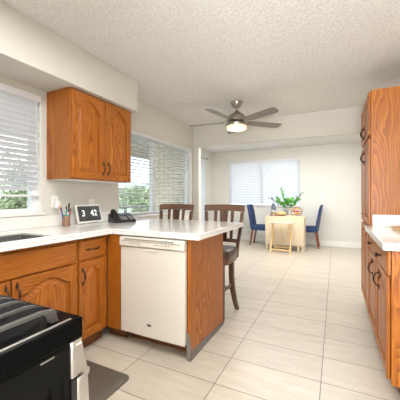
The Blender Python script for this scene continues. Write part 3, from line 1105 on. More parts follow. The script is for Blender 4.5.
# ------------------------------------------------------------------ things on the counter
# cup of pens
cx_, cy_ = -2.165, 1.70
cup = thing('pencil_cup', 'small brown striped cup of pens under the plugged-in wall outlet', 'cup', (cx_, cy_, 0.9203))
MB().lathe([(0.002, 0.0), (0.031, 0.0), (0.033, 0.003), (0.033, 0.10), (0.030, 0.10), (0.030, 0.006), (0.002, 0.006)], seg=24).build('cup_body', M['cup'], cup)
MB().lathe([(0.0332, 0.090), (0.0345, 0.092), (0.0345, 0.099), (0.0332, 0.101)], seg=24, cap=False).build('rim', M['pen_teal'], cup)
pens = [('orange pencil leaning in the cup of pens', 'orange', -0.010, -0.006, -0.020, -0.050, 0.185), ('teal pen leaning in the cup of pens', 'teal', 0.010, -0.004, 0.016, -0.010, 0.172),
        ('blue pen leaning in the cup of pens', 'blue', -0.008, -0.014, 0.010, -0.062, 0.165), ('tall black marker in the cup of pens', 'black', 0.006, 0.008, -0.004, 0.034, 0.200),
        ('red pen leaning in the cup of pens', 'red', 0.014, 0.012, 0.022, 0.030, 0.150), ('short white pen in the cup of pens', 'white', 0.010, 0.0, 0.022, 0.004, 0.140)]
for lab, c, ax, ay, bx, by, h in pens:
    p = thing('pencil' if c == 'orange' else 'pen', lab, 'pen', (cx_ + ax, cy_ + ay, 0.928), 0, 'pens in the cup')
    d = Vector((bx - ax, by - ay, h * 1.0))
    rr = 0.0072 if c == 'black' else 0.0058
    MB().tube([(0, 0, 0.002), tuple(d * 0.86)], rr, 8).build('barrel', M['pen_' + c], p)
    MB().tube([tuple(d * 0.861), tuple(d * 0.93), tuple(d)], [rr * 1.12, rr * 1.05, rr * 0.4], 8).build('tip', M['pen_black'] if c not in ('orange',) else M['pine'], p)

# digital clock display
ck = thing('digital_clock', 'white framed digital clock display reading 3 42 leaning on the counter', 'clock', (-2.185, 1.995, 0.9203), PI / 2 - 0.0)
K = MB()
tl = math.radians(14)
Rm = Matrix.Rotation(-tl, 4, 'X')


def tilted(m):
    m.T = Rm
    return m


m = tilted(MB())
cw, chh = 0.30, 0.185
m.grid([-cw / 2, -cw / 2 + 0.013, cw / 2 - 0.013, cw / 2], [0.004, 0.022, chh - 0.013, chh], lambda x, z: abs(x) > cw / 2 - 0.013 or z < 0.022 or z > chh - 0.013, -0.012, 0.010, 'xz')
m.build('frame', M['white_plastic'], ck, bevel=0.003)
tilted(MB()).box(-cw / 2 + 0.012, cw / 2 - 0.012, -0.009, 0.006, 0.021, chh - 0.012).build('screen', M['screen'], ck, smooth=False)
for txt, x in (('3', -0.075), ('42', 0.052)):
    fc = bpy.data.curves.new('digits', 'FONT')
    fc.body = txt
    fc.size = 0.085
    fc.align_x = 'CENTER'
    fc.align_y = 'CENTER'
    fc.extrude = 0.0006
    fc.offset = 0.0008
    fc.materials.append(M['digits'])
    fo = bpy.data.objects.new('digits', fc)
    C.objects.link(fo)
    dm = bpy.data.meshes.new_from_object(fo.evaluated_get(bpy.context.evaluated_depsgraph_get()))
    bpy.data.objects.remove(fo)
    fo = bpy.data.objects.new('digits', dm)
    C.objects.link(fo)
    fo.parent = ck
    fo.matrix_local = Rm @ Matrix.Translation((x, -0.0105, 0.098)) @ Matrix.Rotation(PI / 2, 4, 'X')
stn = MB()
stn.prism_x([(0.010, 0.0), (0.075, 0.0), (0.075, 0.006), (0.034, 0.09), (0.028, 0.09)], -0.045, 0.045)
stn.build('stand', M['white_plastic'], ck, bevel=0.002)

# desk phone
ph = thing('desk_phone', 'black corded desk phone on the counter beside the window', 'telephone', (-2.00, 2.235, 0.9203), PI / 2 - 0.42)
b = MB()
b.prism_x([(-0.095, 0.0), (0.085, 0.0), (0.085, 0.080), (0.05, 0.088), (-0.095, 0.022)], -0.115, 0.115)
b.build('base', M['black_plastic'], ph, bevel=0.006, seg=3)
sl = Matrix.Translation((0, -0.095, 0.0225)) @ Matrix.Rotation(math.atan2(0.066, 0.145), 4, 'X')
h = MB()
h.T = sl
pts = [(-0.085, 0.0 + 0.03 + 0.018 * i, 0.030 + 0.020 * math.sin(PI * i / 7)) for i in range(8)]
h.tube(pts, [0.019, 0.021, 0.016, 0.014, 0.014, 0.016, 0.022, 0.020], 10)
h.ball((-0.085, 0.034, 0.018), 0.026, 12, 7, (0.95, 0.9, 0.7))
h.ball((-0.085, 0.150, 0.018), 0.026, 12, 7, (0.95, 0.9, 0.7))
h.build('handset', M['black_plastic'], ph)
kk = MB()
kk.T = sl
for i in range(3):
    for j in range(4):
        kk.box(-0.035 + i * 0.024, -0.018 + i * 0.024, 0.015 + j * 0.018, 0.028 + j * 0.018, 0.0, 0.006)
for j in range(5):
    kk.box(0.055, 0.095, 0.015 + j * 0.016, 0.025 + j * 0.016, 0.0, 0.005)
kk.build('keypad', M['grey_plastic'], ph, smooth=False)
lc = MB()
lc.T = sl
lc.box(-0.04, 0.095, 0.105, 0.148, 0.0, 0.004)
lc.build('display', M['bottle'], ph, smooth=False)
cr = MB()
pp = []
for i in range(90):
    t = i / 89
    a = t * 2 * PI * 14
    pp.append((-0.10 - 0.012 + 0.006 * math.cos(a), -0.07 + 0.10 * t, 0.008 + 0.006 * math.sin(a) + 0.0))
cr.tube(pp, 0.0022, 5)
cr.build('handset_cord', M['black_plastic'], ph)

# board on the right counter
bo = thing('cutting_board', 'pale wooden cutting board lying on the short worktop by the pantry cabinet', 'cutting board', (0.60, 2.48, 0.9203), math.radians(5))
b = MB()
b.prism_z(rrect(-0.17, 0.17, -0.235, 0.235, 0.008), 0.0, 0.026)
b.build('slab', M['board'], bo, bevel=0.003)
jg = MB()
jg.grid([-0.15, -0.14, 0.14, 0.15], [-0.215, -0.205, 0.205, 0.215], lambda x, y: abs(x) > 0.14 or abs(y) > 0.205, 0.0261, 0.0266)
jg.build('juice_groove', M['cork'], bo, smooth=False)


# ------------------------------------------------------------------ outlets and switches
def plate(name, label, cat, rot, loc, kind):
    o = thing(name, label, cat, loc, rot)
    B(-0.036, 0.036, -0.006, -0.0004, -0.058, 0.058).build('cover_plate', M['white_plastic'], o, bevel=0.003)
    if kind == 'outlet':
        for z in (-0.022, 0.022):
            s_ = B(-0.017, 0.017, -0.0085, -0.006, z - 0.015, z + 0.015).build('socket', M['white'], o, bevel=0.003)
            mm = MB()
            mm.box(-0.008, -0.0055, -0.0090, -0.008, z - 0.005, z + 0.005)
            mm.box(0.0055, 0.008, -0.0090, -0.008, z - 0.005, z + 0.005)
            mm.build('slots', M['grey_plastic'], s_, smooth=False)
    else:
        B(-0.017, 0.017, -0.0095, -0.006, -0.033, 0.033).build('rocker', M['white'], o, bevel=0.003)
    return o


plate('wall_outlet', 'white wall outlet right of the sink window with a plug-in device', 'outlet', PI / 2, (XW, 1.675, 1.135), 'outlet')
plate('wall_outlet', 'white wall outlet above the digital clock', 'outlet', PI / 2, (XW, 2.10, 1.10), 'outlet')
plate('light_switch', 'white light switch on the dining room back wall', 'light switch', 0, (-0.2975, YB, 1.20), 'switch')
plate('wall_outlet', 'low white wall outlet beside the blue chair nearest the bar stools', 'outlet', 0, (-2.112, YB, 0.345), 'outlet')
pl = thing('plug_in_freshener', 'white plug-in device in the outlet by the sink window', 'air freshener', (XW + 0.0095, 1.682, 1.108), PI / 2)
B(-0.026, 0.026, -0.040, 0.0, -0.030, 0.030).build('housing', M['white_plastic'], pl, bevel=0.010, seg=3)
B(-0.015, 0.015, -0.034, -0.006, 0.0302, 0.040).build('cap', M['white'], pl, bevel=0.003)
cb_ = MB()
cb_.tube([(0.006, -0.018, -0.031), (0.02, -0.018, -0.06), (0.05, -0.012, -0.085), (0.07, -0.03, -0.11), (0.075, -0.035, -0.125)], 0.002, 6)
cb_.build('cord', M['white_plastic'], pl)
bp = thing('charger_plug', 'small dark plug in the low outlet near the baseboard', 'plug', (-2.112, YB - 0.0092, 0.367))
B(-0.016, 0.016, -0.028, 0.0, -0.018, 0.018).build('plug_body', M['grey_plastic'], bp, bevel=0.004)
MB().tube([(0, -0.026, -0.005), (0.0, -0.05, -0.03), (0.03, -0.05, -0.14), (0.10, -0.04, -0.24), (0.2, -0.04, -0.33)], 0.003, 6).build('cord', M['black_plastic'], bp)

# ------------------------------------------------------------------ ceiling fan
FX, FY, FZ = -1.178, 3.52, 2.178
fan = thing('ceiling_fan', 'five-blade brushed nickel ceiling fan with a lit glass light', 'ceiling fan', (FX, FY, 0))
MB().lathe([(0.002, 2.4395), (0.078, 2.4395), (0.078, 2.425), (0.066, 2.40), (0.045, 2.372), (0.028, 2.362), (0.002, 2.362)][::-1], seg=32).build('canopy', M['nickel'], fan)
MB().lathe([(0.013, 2.2900), (0.013, 2.3650)], seg=14).build('downrod', M['nickel'], fan)
MB().lathe([(0.002, 2.1850), (0.125, 2.1850), (0.132, 2.1950), (0.130, 2.2250), (0.112, 2.2550), (0.075, 2.2820), (0.04, 2.3050), (0.022, 2.3200), (0.002, 2.3200)], seg=36).build('motor_housing', M['nickel'], fan)
MB().lathe([(0.002, 2.1180), (0.136, 2.1180), (0.140, 2.1250), (0.140, 2.1480), (0.115, 2.1580), (0.09, 2.1840), (0.002, 2.1840)], seg=36).build('light_collar', M['nickel'], fan)
lg = MB().lathe([(0.002, 2.0660), (0.06, 2.0670), (0.105, 2.0700), (0.126, 2.0780), (0.131, 2.0920), (0.131, 2.1178), (0.002, 2.1178)], seg=36).build('lamp_glass', M['lamp_glass'], fan)
lg['label'] = 'lit frosted glass drum'
for k in range(5):
    a = math.radians(-28 + 72 * k)
    bl = MB()
    pitch = math.radians(-12)
    sec = []
    for x, w0, w1 in ((0.175, 0.048, 0.048), (0.23, 0.058, 0.060), (0.40, 0.066, 0.066), (0.55, 0.070, 0.068), (0.625, 0.070, 0.058), (0.66, 0.060, 0.030)):
        row = []
        for q, zz in ((-w0, 0.003), (w1, 0.003), (w1, -0.003), (-w0, -0.003)):
            row.append((x, q * math.cos(pitch), FZ - 0.002 + zz + q * math.sin(pitch)))
        sec.append(row)
    bl.loft(sec)
    bo_ = bl.build('blade', M['blade'], fan, rot=(0, 0, a), bevel=0.0015)
    ar = MB()
    ar.loft([[(0.10, -0.022, FZ + 0.022), (0.10, 0.022, FZ + 0.022), (0.10, 0.022, FZ + 0.029), (0.10, -0.022, FZ + 0.029)],
             [(0.16, -0.020, FZ + 0.012), (0.16, 0.020, FZ + 0.004), (0.16, 0.020, FZ + 0.010), (0.16, -0.020, FZ + 0.018)],
             [(0.25, -0.03, FZ + 0.008), (0.25, 0.03, FZ - 0.004), (0.25, 0.03, FZ + 0.001), (0.25, -0.03, FZ + 0.013)]])
    ar.build('blade_iron', M['nickel'], bo_, bevel=0.002)
pl_ = bpy.data.lights.new('fan_bulb', 'POINT')
pl_.energy = 2
pl_.color = (1.0, 0.80, 0.55)
pl_.shadow_soft_size = 0.09
plo = bpy.data.objects.new('fan_bulb', pl_)
C.objects.link(plo)
plo.location = (FX, FY, 1.93)


# ------------------------------------------------------------------ bar stools
def bar_stool(loc, label):
    r_ = thing('bar_stool', label, 'bar stool', loc, 0, 'dark wood bar stools at the peninsula')
    cush = MB()
    outl = rrect(-0.190, 0.190, -0.185, 0.175, 0.07, 6)
    ins = rrect(-0.165, 0.165, -0.16, 0.15, 0.06, 6)
    cush.loft([[(x * 0.985, y * 0.985, 0.596) for x, y in outl], [(x, y, 0.608) for x, y in outl], [(x, y, 0.642) for x, y in outl], [(x * 0.97, y * 0.97, 0.662) for x, y in outl], [(x, y, 0.672) for x, y in ins]])
    cush.build('seat', M['leather'], r_)
    ap = MB()
    ap.loft([[(x * 0.95, y * 0.95, 0.535) for x, y in outl], [(x * 0.97, y * 0.97, 0.595) for x, y in outl]])
    ap.build('seat_apron', M['walnut_x'], r_)
    for sx in (-1, 1):
        f_ = MB().post([(sx * 0.130, -0.15, 0.001, 0.016, 0.017), (sx * 0.124, -0.140, 0.25, 0.020, 0.021), (sx * 0.120, -0.135, 0.54, 0.022, 0.023)])
        f_.build('leg', M['walnut'], r_, bevel=0.004)
        q = MB()
        q.post([(sx * 0.160, 0.195, 0.001, 0.020, 0.021), (sx * 0.149, 0.160, 0.09, 0.021, 0.023), (sx * 0.136, 0.126, 0.22, 0.023, 0.025), (sx * 0.128, 0.112, 0.36, 0.024, 0.026), (sx * 0.125, 0.115, 0.535, 0.024, 0.026)])
        q.build('leg', M['walnut'], r_, bevel=0.004)
        pz = MB()
        pz.post([(sx * 0.162, 0.172, 0.545, 0.015, 0.018), (sx * 0.172, 0.178, 0.67, 0.016, 0.017), (sx * 0.196, 0.195, 0.85, 0.017, 0.015), (sx * 0.208, 0.222, 1.02, 0.018, 0.013)])
        pz.build('back_post', M['walnut'], r_, bevel=0.004)
    tr = MB()
    sec = []
    for i in range(13):
        t = -1 + 2 * i / 12
        x = t * 0.232
        y = 0.224 + 0.022 * (1 - t * t)
        zt_ = 1.092 + 0.006 * (1 - t * t)
        zb_ = 1.022 + 0.010 * (1 - t * t)
        sec.append([(x, y - 0.011, zb_), (x, y - 0.004, zt_), (x, y + 0.018, zt_), (x, y + 0.011, zb_)])
    tr.loft(sec)
    tr.build('top_rail', M['walnut_x'], r_, bevel=0.004)
    lr = MB()
    sec = []
    for i in range(9):
        t = -1 + 2 * i / 8
        sec.append([(t * 0.175, 0.165 + 0.018 * (1 - t * t), 0.70), (t * 0.177, 0.170 + 0.018 * (1 - t * t), 0.738), (t * 0.177, 0.190 + 0.018 * (1 - t * t), 0.738), (t * 0.175, 0.185 + 0.018 * (1 - t * t), 0.70)])
    lr.loft(sec)
    lr.build('lower_rail', M['walnut_x'], r_, bevel=0.003)
    for x, wv_ in ((-0.092, 0.016), (0.0, 0.045), (0.092, 0.016)):
        s_ = MB()
        s_.post([(x, 0.194, 0.736, wv_, 0.007), (x * 1.02, 0.205, 0.85, wv_ * (0.82 if x == 0 else 0.95), 0.007), (x * 1.06, 0.232, 1.032, wv_ * 1.05, 0.007)])
        s_.build('splat' if x == 0 else 'slat', M['walnut'], r_, bevel=0.002)
    for bx_ in ((-0.118, 0.118, -0.152, -0.13, 0.184, 0.216), (-0.118, 0.118, 0.118, 0.138, 0.22, 0.246),
                (-0.140, -0.118, -0.135, 0.110, 0.266, 0.294), (0.118, 0.140, -0.135, 0.110, 0.266, 0.294)):
        B(*bx_).build('stretcher', M['walnut_x'], r_, bevel=0.003)
    return r_


s1 = bar_stool((-1.09, 2.60, 0), 'dark wood bar stool at the free end of the peninsula')
s2 = copy_tree(s1)
s2.location = (-1.695, 2.60, 0)
s2['label'] = 'dark wood bar stool nearer the window, behind the peninsula'

# ------------------------------------------------------------------ dining corner
tb = thing('drop_leaf_table', 'pale maple drop-leaf table folded flat under the dining window', 'table', (-1.02, 6.53, 0))
B(-0.415, 0.440, -0.225, 0.225, 0.722, 0.747).build('tabletop', M['maple_x'], tb, bevel=0.003)
B(-0.41, 0.415, -0.225, -0.204, 0.115, 0.7195).build('drop_leaf', M['maple'], tb, bevel=0.003)
B(-0.41, 0.415, 0.204, 0.225, 0.115, 0.7195).build('drop_leaf', M['maple'], tb, bevel=0.003)
B(-0.36, 0.36, -0.15, 0.15, 0.10, 0.7215).build('cabinet_core', M['maple_x'], tb, bevel=0.002)
for x in (-0.385, -0.30, 0.30, 0.385):
    for y in (-0.188, 0.188):
        B(x - 0.024, x + 0.024, y - 0.0155, y + 0.0155, 0.001, 0.7215).build('leg', M['maple'], tb, bevel=0.003)
for y in (-0.188, 0.188):
    B(-0.361, 0.361, y - 0.012, y + 0.012, 0.66, 0.715).build('apron', M['maple_x'], tb, bevel=0.002)

tt = thing('tray_table', 'small folding pine tray table in front of the drop-leaf table', 'tray table', (-1.025, 6.04, 0))
tp = MB()
tp.box(-0.255, 0.255, -0.18, 0.18, 0.632, 0.650)
tp.build('tray', M['maple_x'], tt, bevel=0.004)
B(-0.225, 0.225, -0.012, 0.012, 0.612, 0.6315).build('top_rail', M['pine'], tt)
for sx in (-1, 1):
    for dy, off in ((1, 0.0), (-1, -0.026)):
        x = sx * (0.195 + off)
        l_ = MB()
        l_.loft([[(x - 0.011, y - 0.016, z), (x + 0.011, y - 0.016, z), (x + 0.011, y + 0.016, z), (x - 0.011, y + 0.016, z)] for y, z in ((-dy * 0.19, 0.001), (dy * 0.15, 0.631))])
        l_.build('leg', M['pine'], tt, bevel=0.002)
B(-0.183, 0.183, -0.182, -0.163, 0.07, 0.10).build('stretcher', M['pine'], tt, bevel=0.002)
B(-0.157, 0.157, 0.163, 0.182, 0.07, 0.10).build('stretcher', M['pine'], tt, bevel=0.002)


def dining_chair(loc, rz, label):
    """local: faces -y"""
    r_ = thing('dining_chair', label, 'chair', loc, rz, 'blue upholstered dining chairs')
    o_ = rrect(-0.208, 0.208, -0.20, 0.20, 0.035, 4)
    s_ = MB()
    s_.loft([[(x, y, 0.37) for x, y in o_], [(x * 1.01, y * 1.01, 0.385) for x, y in o_], [(x * 1.01, y * 1.01, 0.455) for x, y in o_], [(x * 0.95, y * 0.95, 0.485) for x, y in o_]])
    s_.build('seat', M['blue'], r_)
    bk = MB()
    secs = []
    for z, y, hw, hy in ((0.39, 0.195, 0.207, 0.028), (0.48, 0.203, 0.207, 0.034), (0.65, 0.226, 0.207, 0.034), (0.85, 0.262, 0.205, 0.032), (0.975, 0.290, 0.200, 0.028), (0.998, 0.296, 0.182, 0.018)):
        secs.append([(x, y + yy, z) for x, yy in rrect(-hw, hw, -hy, hy, hy * 0.7, 3)])
    bk.loft(secs)
    b_ = bk.build('backrest', M['blue'], r_)
    st_ = MB()
    for i in range(26):
        z = 0.42 + i * 0.0215
        y = 0.180 + max(0, (z - 0.40)) ** 1.35 * 0.23
        for sx in (-1, 1):
            st_.ball((sx * 0.2085, y + 0.03, z), 0.0055, 6, 4, (0.5, 1, 1))
    st_.build('stud_trim', M['stud'], b_)
    for sx in (-1, 1):
        MB().post([(sx * 0.182, -0.175, 0.001, 0.014, 0.014), (sx * 0.178, -0.165, 0.372, 0.022, 0.022)]).build('leg', M['cherry'], r_, bevel=0.003)
        MB().post([(sx * 0.182, 0.235, 0.001, 0.014, 0.015), (sx * 0.180, 0.200, 0.20, 0.018, 0.019), (sx * 0.178, 0.175, 0.372, 0.021, 0.022)]).build('leg', M['cherry'], r_, bevel=0.003)
    return r_


c1 = dining_chair((-1.655, 6.86, 0), PI / 2, 'blue dining chair under the closed blind, on the bar stool side of the table')
c2 = copy_tree(c1)
c2.location = (-0.575, 7.0, 0)
c2.rotation_euler = (0, 0, -PI / 2)
c2['label'] = 'blue dining chair below the light switch, facing the drop-leaf table'

TZ = 0.7473
# placemat
pm = MB()
pm.prism_z(rrect(-0.17, 0.17, -0.085, 0.085, 0.015), 0, 0.004)
pm = tag(pm.build('placemat', M['fabric_red'], None, (-1.20, 6.50, TZ)), 'dark red placemat under the loaf and bottle on the dining table', 'placemat')
# bottle
bt = thing('carafe', 'slate blue stoppered bottle with clear base on the dining table', 'bottle', (-1.29, 6.52, TZ + 0.0045))
MB().lathe([(0.002, 0.0), (0.050, 0.0), (0.055, 0.006), (0.055, 0.085), (0.044, 0.11), (0.043, 0.11), (0.052, 0.083), (0.052, 0.008), (0.002, 0.006)], seg=24).build('glass_base', M['clear'], bt)
MB().lathe([(0.002, 0.011), (0.049, 0.012), (0.049, 0.055), (0.002, 0.055)], seg=20).build('filling', M['cork'], bt)
MB().lathe([(0.002, 0.112), (0.047, 0.112), (0.045, 0.13), (0.038, 0.19), (0.036, 0.225), (0.028, 0.232), (0.002, 0.232)], seg=24).build('cap', M['bottle'], bt)
# loaf / woven dish
lf = thing('bread_loaf', 'golden crusty loaf on the dining table beside the bottle', 'bread', (-1.11, 6.49, TZ + 0.0045))
lm = MB()
rings = []
for i in range(11):
    t = -1 + 2 * i / 10
    rr = math.sqrt(max(0.02, 1 - t * t))
    rings.append([(t * 0.105, 0.048 * rr * math.cos(2 * PI * k / 14), 0.040 + 0.040 * rr * math.sin(2 * PI * k / 14)) for k in range(14)])
lm.loft(rings)
lm.build('crust', M['tan'], lf)
sm = MB()
for i in range(4):
    x = -0.06 + i * 0.04
    sm.tube([(x - 0.012, -0.028, 0.073), (x, 0.0, 0.0815), (x + 0.012, 0.028, 0.073)], 0.004, 6)
sm.build('score_marks', M['cream'], lf)
bt.scale = (1.2, 1.2, 1.2)
lf.scale = (1.1, 1.15, 1.2)
# vase with greenery
vz = thing('glass_vase', 'clear glass vase of green leafy branches on the dining table', 'vase', (-1.03, 6.66, TZ))
MB().lathe([(0.002, 0.0), (0.040, 0.0), (0.046, 0.005), (0.056, 0.06), (0.052, 0.12), (0.040, 0.16), (0.046, 0.175), (0.043, 0.175), (0.037, 0.16), (0.049, 0.12), (0.053, 0.06), (0.043, 0.008), (0.002, 0.008)], seg=24).build('glass_body', M['clear'], vz)
rnd = random.Random(3)


def leaf_quad(m_, p, d, up, L, W):
    d = d.normalized()
    s_ = d.cross(up)
    if s_.length < 1e-3:
        s_ = d.cross(Vector((1, 0, 0)))
    s_.normalize()
    n_ = s_.cross(d)
    a = p
    b1 = p + d * L * 0.35 + s_ * W * 0.5 + n_ * W * 0.12
    b2 = p + d * L * 0.35 - s_ * W * 0.5 + n_ * W * 0.12
    c1_ = p + d * L * 0.7 + s_ * W * 0.36
    c2_ = p + d * L * 0.7 - s_ * W * 0.36
    mid = p + d * L * 0.5
    e = p + d * L - n_ * W * 0.12
    m_.add([tuple(q) for q in (a, b1, c1_, e, c2_, b2, mid)], [(0, 1, 6), (1, 2, 6), (2, 3, 6), (3, 4, 6), (4, 5, 6), (5, 0, 6)])


branches = [((-0.37, 0.02, 0.40), 'g', 12, 0.055), ((-0.10, 0.0, 0.60), 'l', 12, 0.065), ((0.12, -0.02, 0.36), 'l', 12, 0.11), ((0.28, 0.02, 0.36), 'l', 14, 0.10), ((0.36, 0.02, 0.52), 'g', 12, 0.055),
            ((-0.19, -0.06, 0.38), 'l', 14, 0.10), ((0.02, 0.05, 0.36), 'l', 12, 0.10), ((-0.06, -0.08, 0.30), 'l', 10, 0.09), ((0.20, -0.07, 0.28), 'l', 10, 0.095)]
for (ex, ey, ez), kind, nl, L in branches:
    e = Vector((ex, ey, ez))
    s0 = Vector((rnd.uniform(-0.015, 0.015), rnd.uniform(-0.015, 0.015), 0.012))
    mid = Vector((ex * 0.28, ey * 0.28, ez * 0.62))
    pts = []
    for i in range(9):
        t = i / 8
        pts.append((1 - t) ** 2 * s0 + 2 * t * (1 - t) * mid + t * t * e)
    br_ = MB()
    br_.tube([tuple(p) for p in pts], [0.003 - 0.0002 * i for i in range(9)], 5)
    bro = br_.build('branch', M['stem'], vz)
    lv = MB()
    for i in range(nl):
        t = 0.52 + 0.48 * i / (nl - 1)
        p = (1 - t) ** 2 * s0 + 2 * t * (1 - t) * mid + t * t * e
        d = Vector((rnd.uniform(-1, 1), rnd.uniform(-0.9, 0.4), rnd.uniform(-0.35, 0.75))) + (e - mid).normalized() * 0.6
        leaf_quad(lv, p, d, Vector((rnd.uniform(-0.4, 0.4), -0.8, 0.7)), L * rnd.uniform(0.75, 1.15), L * rnd.uniform(0.5, 0.75))
    lv.build('leaves', M['leaf'] if kind == 'l' else M['leaf_grey'], bro, smooth=False)
# tray with a swing-top jar of fruit
tr_ = MB()
tr_.prism_z(rrect(-0.15, 0.15, -0.10, 0.10, 0.02), 0, 0.014)
tag(tr_.build('serving_board', M['board'], None, (-0.80, 6.53, TZ), (0, 0, 0), bevel=0.003), 'small wooden board under the fruit jar on the dining table', 'board')
jr = thing('glass_jar', 'squat clear jar with cork lid holding red and orange fruit', 'jar', (-0.785, 6.53, TZ + 0.0143))
MB().lathe([(0.002, 0.0), (0.095, 0.0), (0.108, 0.012), (0.118, 0.07), (0.108, 0.125), (0.085, 0.15), (0.082, 0.15), (0.105, 0.122), (0.114, 0.07), (0.104, 0.014), (0.002, 0.006)], seg=28).build('glass_body', M['clear'], jr)
MB().lathe([(0.002, 0.150), (0.078, 0.150), (0.084, 0.154), (0.084, 0.168), (0.078, 0.172), (0.022, 0.176), (0.018, 0.19), (0.024, 0.202), (0.002, 0.204)], seg=24).build('lid', M['cork'], jr)
hb = MB()
for sx in (-1, 1):
    hb.tube([(sx * 0.085, 0, 0.145), (sx * 0.128, 0, 0.160), (sx * 0.145, 0, 0.130), (sx * 0.135, 0, 0.10), (sx * 0.117, 0, 0.085)], 0.008, 8)
hb.build('handles', M['cork'], jr)
spots = [(0.0, -0.055, 0.05, 'orange'), (-0.055, -0.03, 0.052, 'cream'), (0.055, -0.03, 0.05, 'orange'), (0.0, 0.045, 0.05, 'cream'), (0.03, -0.045, 0.105, 'tomato'), (-0.035, -0.035, 0.105, 'tomato'), (0.0, 0.03, 0.11, 'orange')]
names = {'orange': ('orange', 'fruit'), 'cream': ('peach', 'fruit'), 'tomato': ('tomato', 'fruit')}
labs = ['orange fruit in the jar, lowest at the front', 'pale fruit in the jar, on the bottle side', 'orange fruit in the jar, on the light switch side', 'pale fruit in the jar, behind the others', 'red tomato on top in the jar, light switch side', 'red tomato on top in the jar, bottle side', 'orange fruit on top in the jar, behind the tomatoes']
for (x, y, z, k), lb in zip(spots, labs):
    f = MB().ball((0, 0, 0.036), 0.030, 14, 9, (1, 1, 0.92))
    tag(f.build(names[k][0], M[k], None, (-0.785 + x, 6.53 + y, TZ + 0.0143 + z - 0.036)), lb, 'fruit', 'fruit in the glass jar')

# curtain on the dining room's left wall
cu = thing('curtain', 'white curtain hanging at the dining room patio door', 'curtain', (XD + 0.09, 6.50, 0))


def drape(y0, y1, amp, n_f):
    m_ = MB()
    cols = int(n_f * 10)
    V, F = [], []
    for i in range(cols + 1):
        t = i / cols
        y = y0 + (y1 - y0) * t
        for j, z in enumerate((2.165, 1.6, 0.9, 0.02)):
            a = amp * (0.8 + 0.1 * j)
            x = a * math.sin(t * n_f * 2 * PI + 0.15 * j)
            V.append((x, y, z))
            V.append((x + 0.003, y, z))
    st_ = 8
    for i in range(cols):
        for j in range(3):
            for k in (0, 1):
                q = (i * st_ + j * 2 + k, (i + 1) * st_ + j * 2 + k, (i + 1) * st_ + (j + 1) * 2 + k, i * st_ + (j + 1) * 2 + k)
                F.append(q if k == 0 else q[::-1])
        F.append((i * st_, i * st_ + 1, (i + 1) * st_ + 1, (i + 1) * st_))
        F.append((i * st_ + 6, (i + 1) * st_ + 6, (i + 1) * st_ + 7, i * st_ + 7))
    m_.add(V, F)
    return m_


drape(-0.42, 0.10, 0.028, 6).build('panel', M['curtain'], cu)
rod = thing('curtain_rod', 'dark curtain rod above the dining room patio door', 'curtain rod', (XD + 0.09, 5.70, 2.19))
MB().tube([(0, -1.0, 0), (0, 1.02, 0)], 0.010, 10).build('pole', M['nickel'], rod)
MB().ball((0, 1.04, 0), 0.024, 12, 8).build('finial', M['nickel'], rod)
MB().ball((0, -1.02, 0), 0.024, 12, 8).build('finial', M['nickel'], rod)
for y in (-0.96, 0.94):
    B(-0.0895, 0.012, y - 0.008, y + 0.008, -0.014, 0.004).build('bracket', M['nickel'], rod)

# ------------------------------------------------------------------ outdoors
struct(B(-45, XW - 0.30, -20, 45, -1.3, -1.2).build('ground', M['lawn'], smooth=False))
_dk = MB()
_dk.grid([-5.6, XD - 0.2, XW - 0.15], [-1.0, YH - 0.12, 10.2], lambda x, y: y < YH - 0.12 or x < XD - 0.2, -0.22, -0.12)
struct(_dk.build('deck', M['deck'], smooth=False))
pc = thing('patio_cover', 'slatted wooden patio cover outside the window', 'patio cover', (-3.6, 2.5, 0))
for i in range(22):
    y = -4.1 + i * 0.42
    xa = 1.10 if y < 1.6 else 0.32
    za = 2.46 if y < 1.6 else 2.46 - 0.78 * 0.108
    pm_ = MB()
    pm_.loft([[(x, y - 0.02, z), (x, y + 0.02, z), (x, y + 0.02, z + 0.12), (x, y - 0.02, z + 0.12)] for x, z in ((-0.75, 2.26), (xa, za))])
    pm_.build('rafter', M['patio_wood'], pc, smooth=False)
for i in range(10):
    x = -0.75 + i * 0.19
    z = 2.383 + (x + 0.75) * 0.108
    B(x, x + 0.13, -4.2, 4.9 if x < 0.15 else 1.75, z + 0.012, z + 0.035).build('batten', M['patio_wood'], pc, smooth=False)
B(-0.85, -0.752, -4.2, 4.9, 2.16, 2.40).build('beam', M['patio_wood'], pc, smooth=False)
for y in (-3.9, 0.4, 4.6):
    B(-0.85, -0.752, y - 0.05, y + 0.05, -0.12, 2.16).build('post', M['patio_wood'], pc, smooth=False)
rl = thing('deck_railing', 'grey metal deck railing outside the window', 'railing', (-5.5, 4.0, 0))
for z in (0.86, 0.55):
    B(-0.025, 0.025, -5, 6, z, z + 0.05).build('rail', M['rail_dark'], rl, smooth=False)
for i in range(7):
    y = -4.9 + i * 1.8
    B(-0.03, 0.03, y - 0.03, y + 0.03, -1.2, 0.86).build('post', M['rail_dark'], rl, smooth=False)
bal = MB()
for i in range(84):
    y = -4.8 + i * 0.128
    bal.box(-0.008, 0.008, y - 0.008, y + 0.008, -0.10, 0.55)
bal.box(-0.02, 0.02, -5, 6, -0.14, -0.10)
bal.build('baluster_panel', M['rail_dark'], rl, smooth=False)


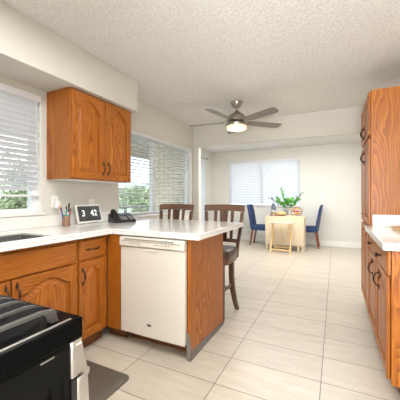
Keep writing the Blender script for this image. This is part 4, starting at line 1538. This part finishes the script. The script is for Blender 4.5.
def tree(loc, h, rad, label, name='tree', mat='tree_leaf', n_=3000, seed=1):
    q = random.Random(seed)
    r_ = thing(name, label, 'tree', loc, 0, 'trees outside the windows')
    MB().tube([(0, 0, 0), (0.05, 0.03, h * 0.4), (-0.04, 0.05, h * 0.8)], [0.12, 0.09, 0.04], 8).build('trunk', M['bark'], r_)
    m_ = MB()
    blobs = [(Vector((q.uniform(-0.6, 0.6) * rad, q.uniform(-0.6, 0.6) * rad, h * q.uniform(0.35, 0.85))), rad * q.uniform(0.3, 0.5)) for _ in range(11)]
    for _ in range(n_):
        c_, br_ = q.choice(blobs)
        d = Vector((q.gauss(0, 1), q.gauss(0, 1), q.gauss(0, 1))).normalized()
        leaf_quad(m_, c_ + d * br_ * q.uniform(0.6, 1.0), d + Vector((q.uniform(-1, 1), q.uniform(-1, 1), q.uniform(-1, 0.5))), Vector((0, 0, 1)), 0.17, 0.11)
    m_.build('crown', M[mat], r_, smooth=False)


tree((-9.5, 12.5, -1.2), 3.1, 1.3, 'pale green tree seen through the blind beside the brick wall', seed=1)
tree((-14.0, 17.0, -1.2), 3.9, 1.7, 'dark tree farther off, seen through the window blind', mat='tree_leaf_dark', seed=2)
tree((-15.5, 12.6, -1.2), 3.6, 1.5, 'dark tree seen through the blind beside the wall cabinet', mat='tree_leaf_dark', seed=3)
tree((-7.4, 4.2, -1.2), 2.75, 1.1, 'leafy shrub low outside the sink window', 'shrub', seed=4, n_=3600)
tree((-13.5, 8.4, -1.2), 4.6, 1.7, 'bigger tree behind the shrub outside the sink window', seed=5, mat='tree_leaf_dark')
tree((-9.6, 6.6, -1.2), 3.2, 1.2, 'pale tree beside the shrub outside the sink window', seed=6)
nh = thing('neighbour_house', 'white neighbouring house far outside the window', 'house', (-27, 27, -1.2))
B(-3, 3, -5, 5, 0, 2.5).build('wall', M['siding'], nh, smooth=False)
MB().prism_y([(-3.4, 2.5), (3.4, 2.5), (0, 3.7)], -5.4, 5.4).build('roof', M['roofing'], nh, smooth=False)
for y in (-2.5, 1.5):
    B(3.0, 3.05, y, y + 1.2, 1.0, 2.1).build('window', M['bottle'], nh, smooth=False)
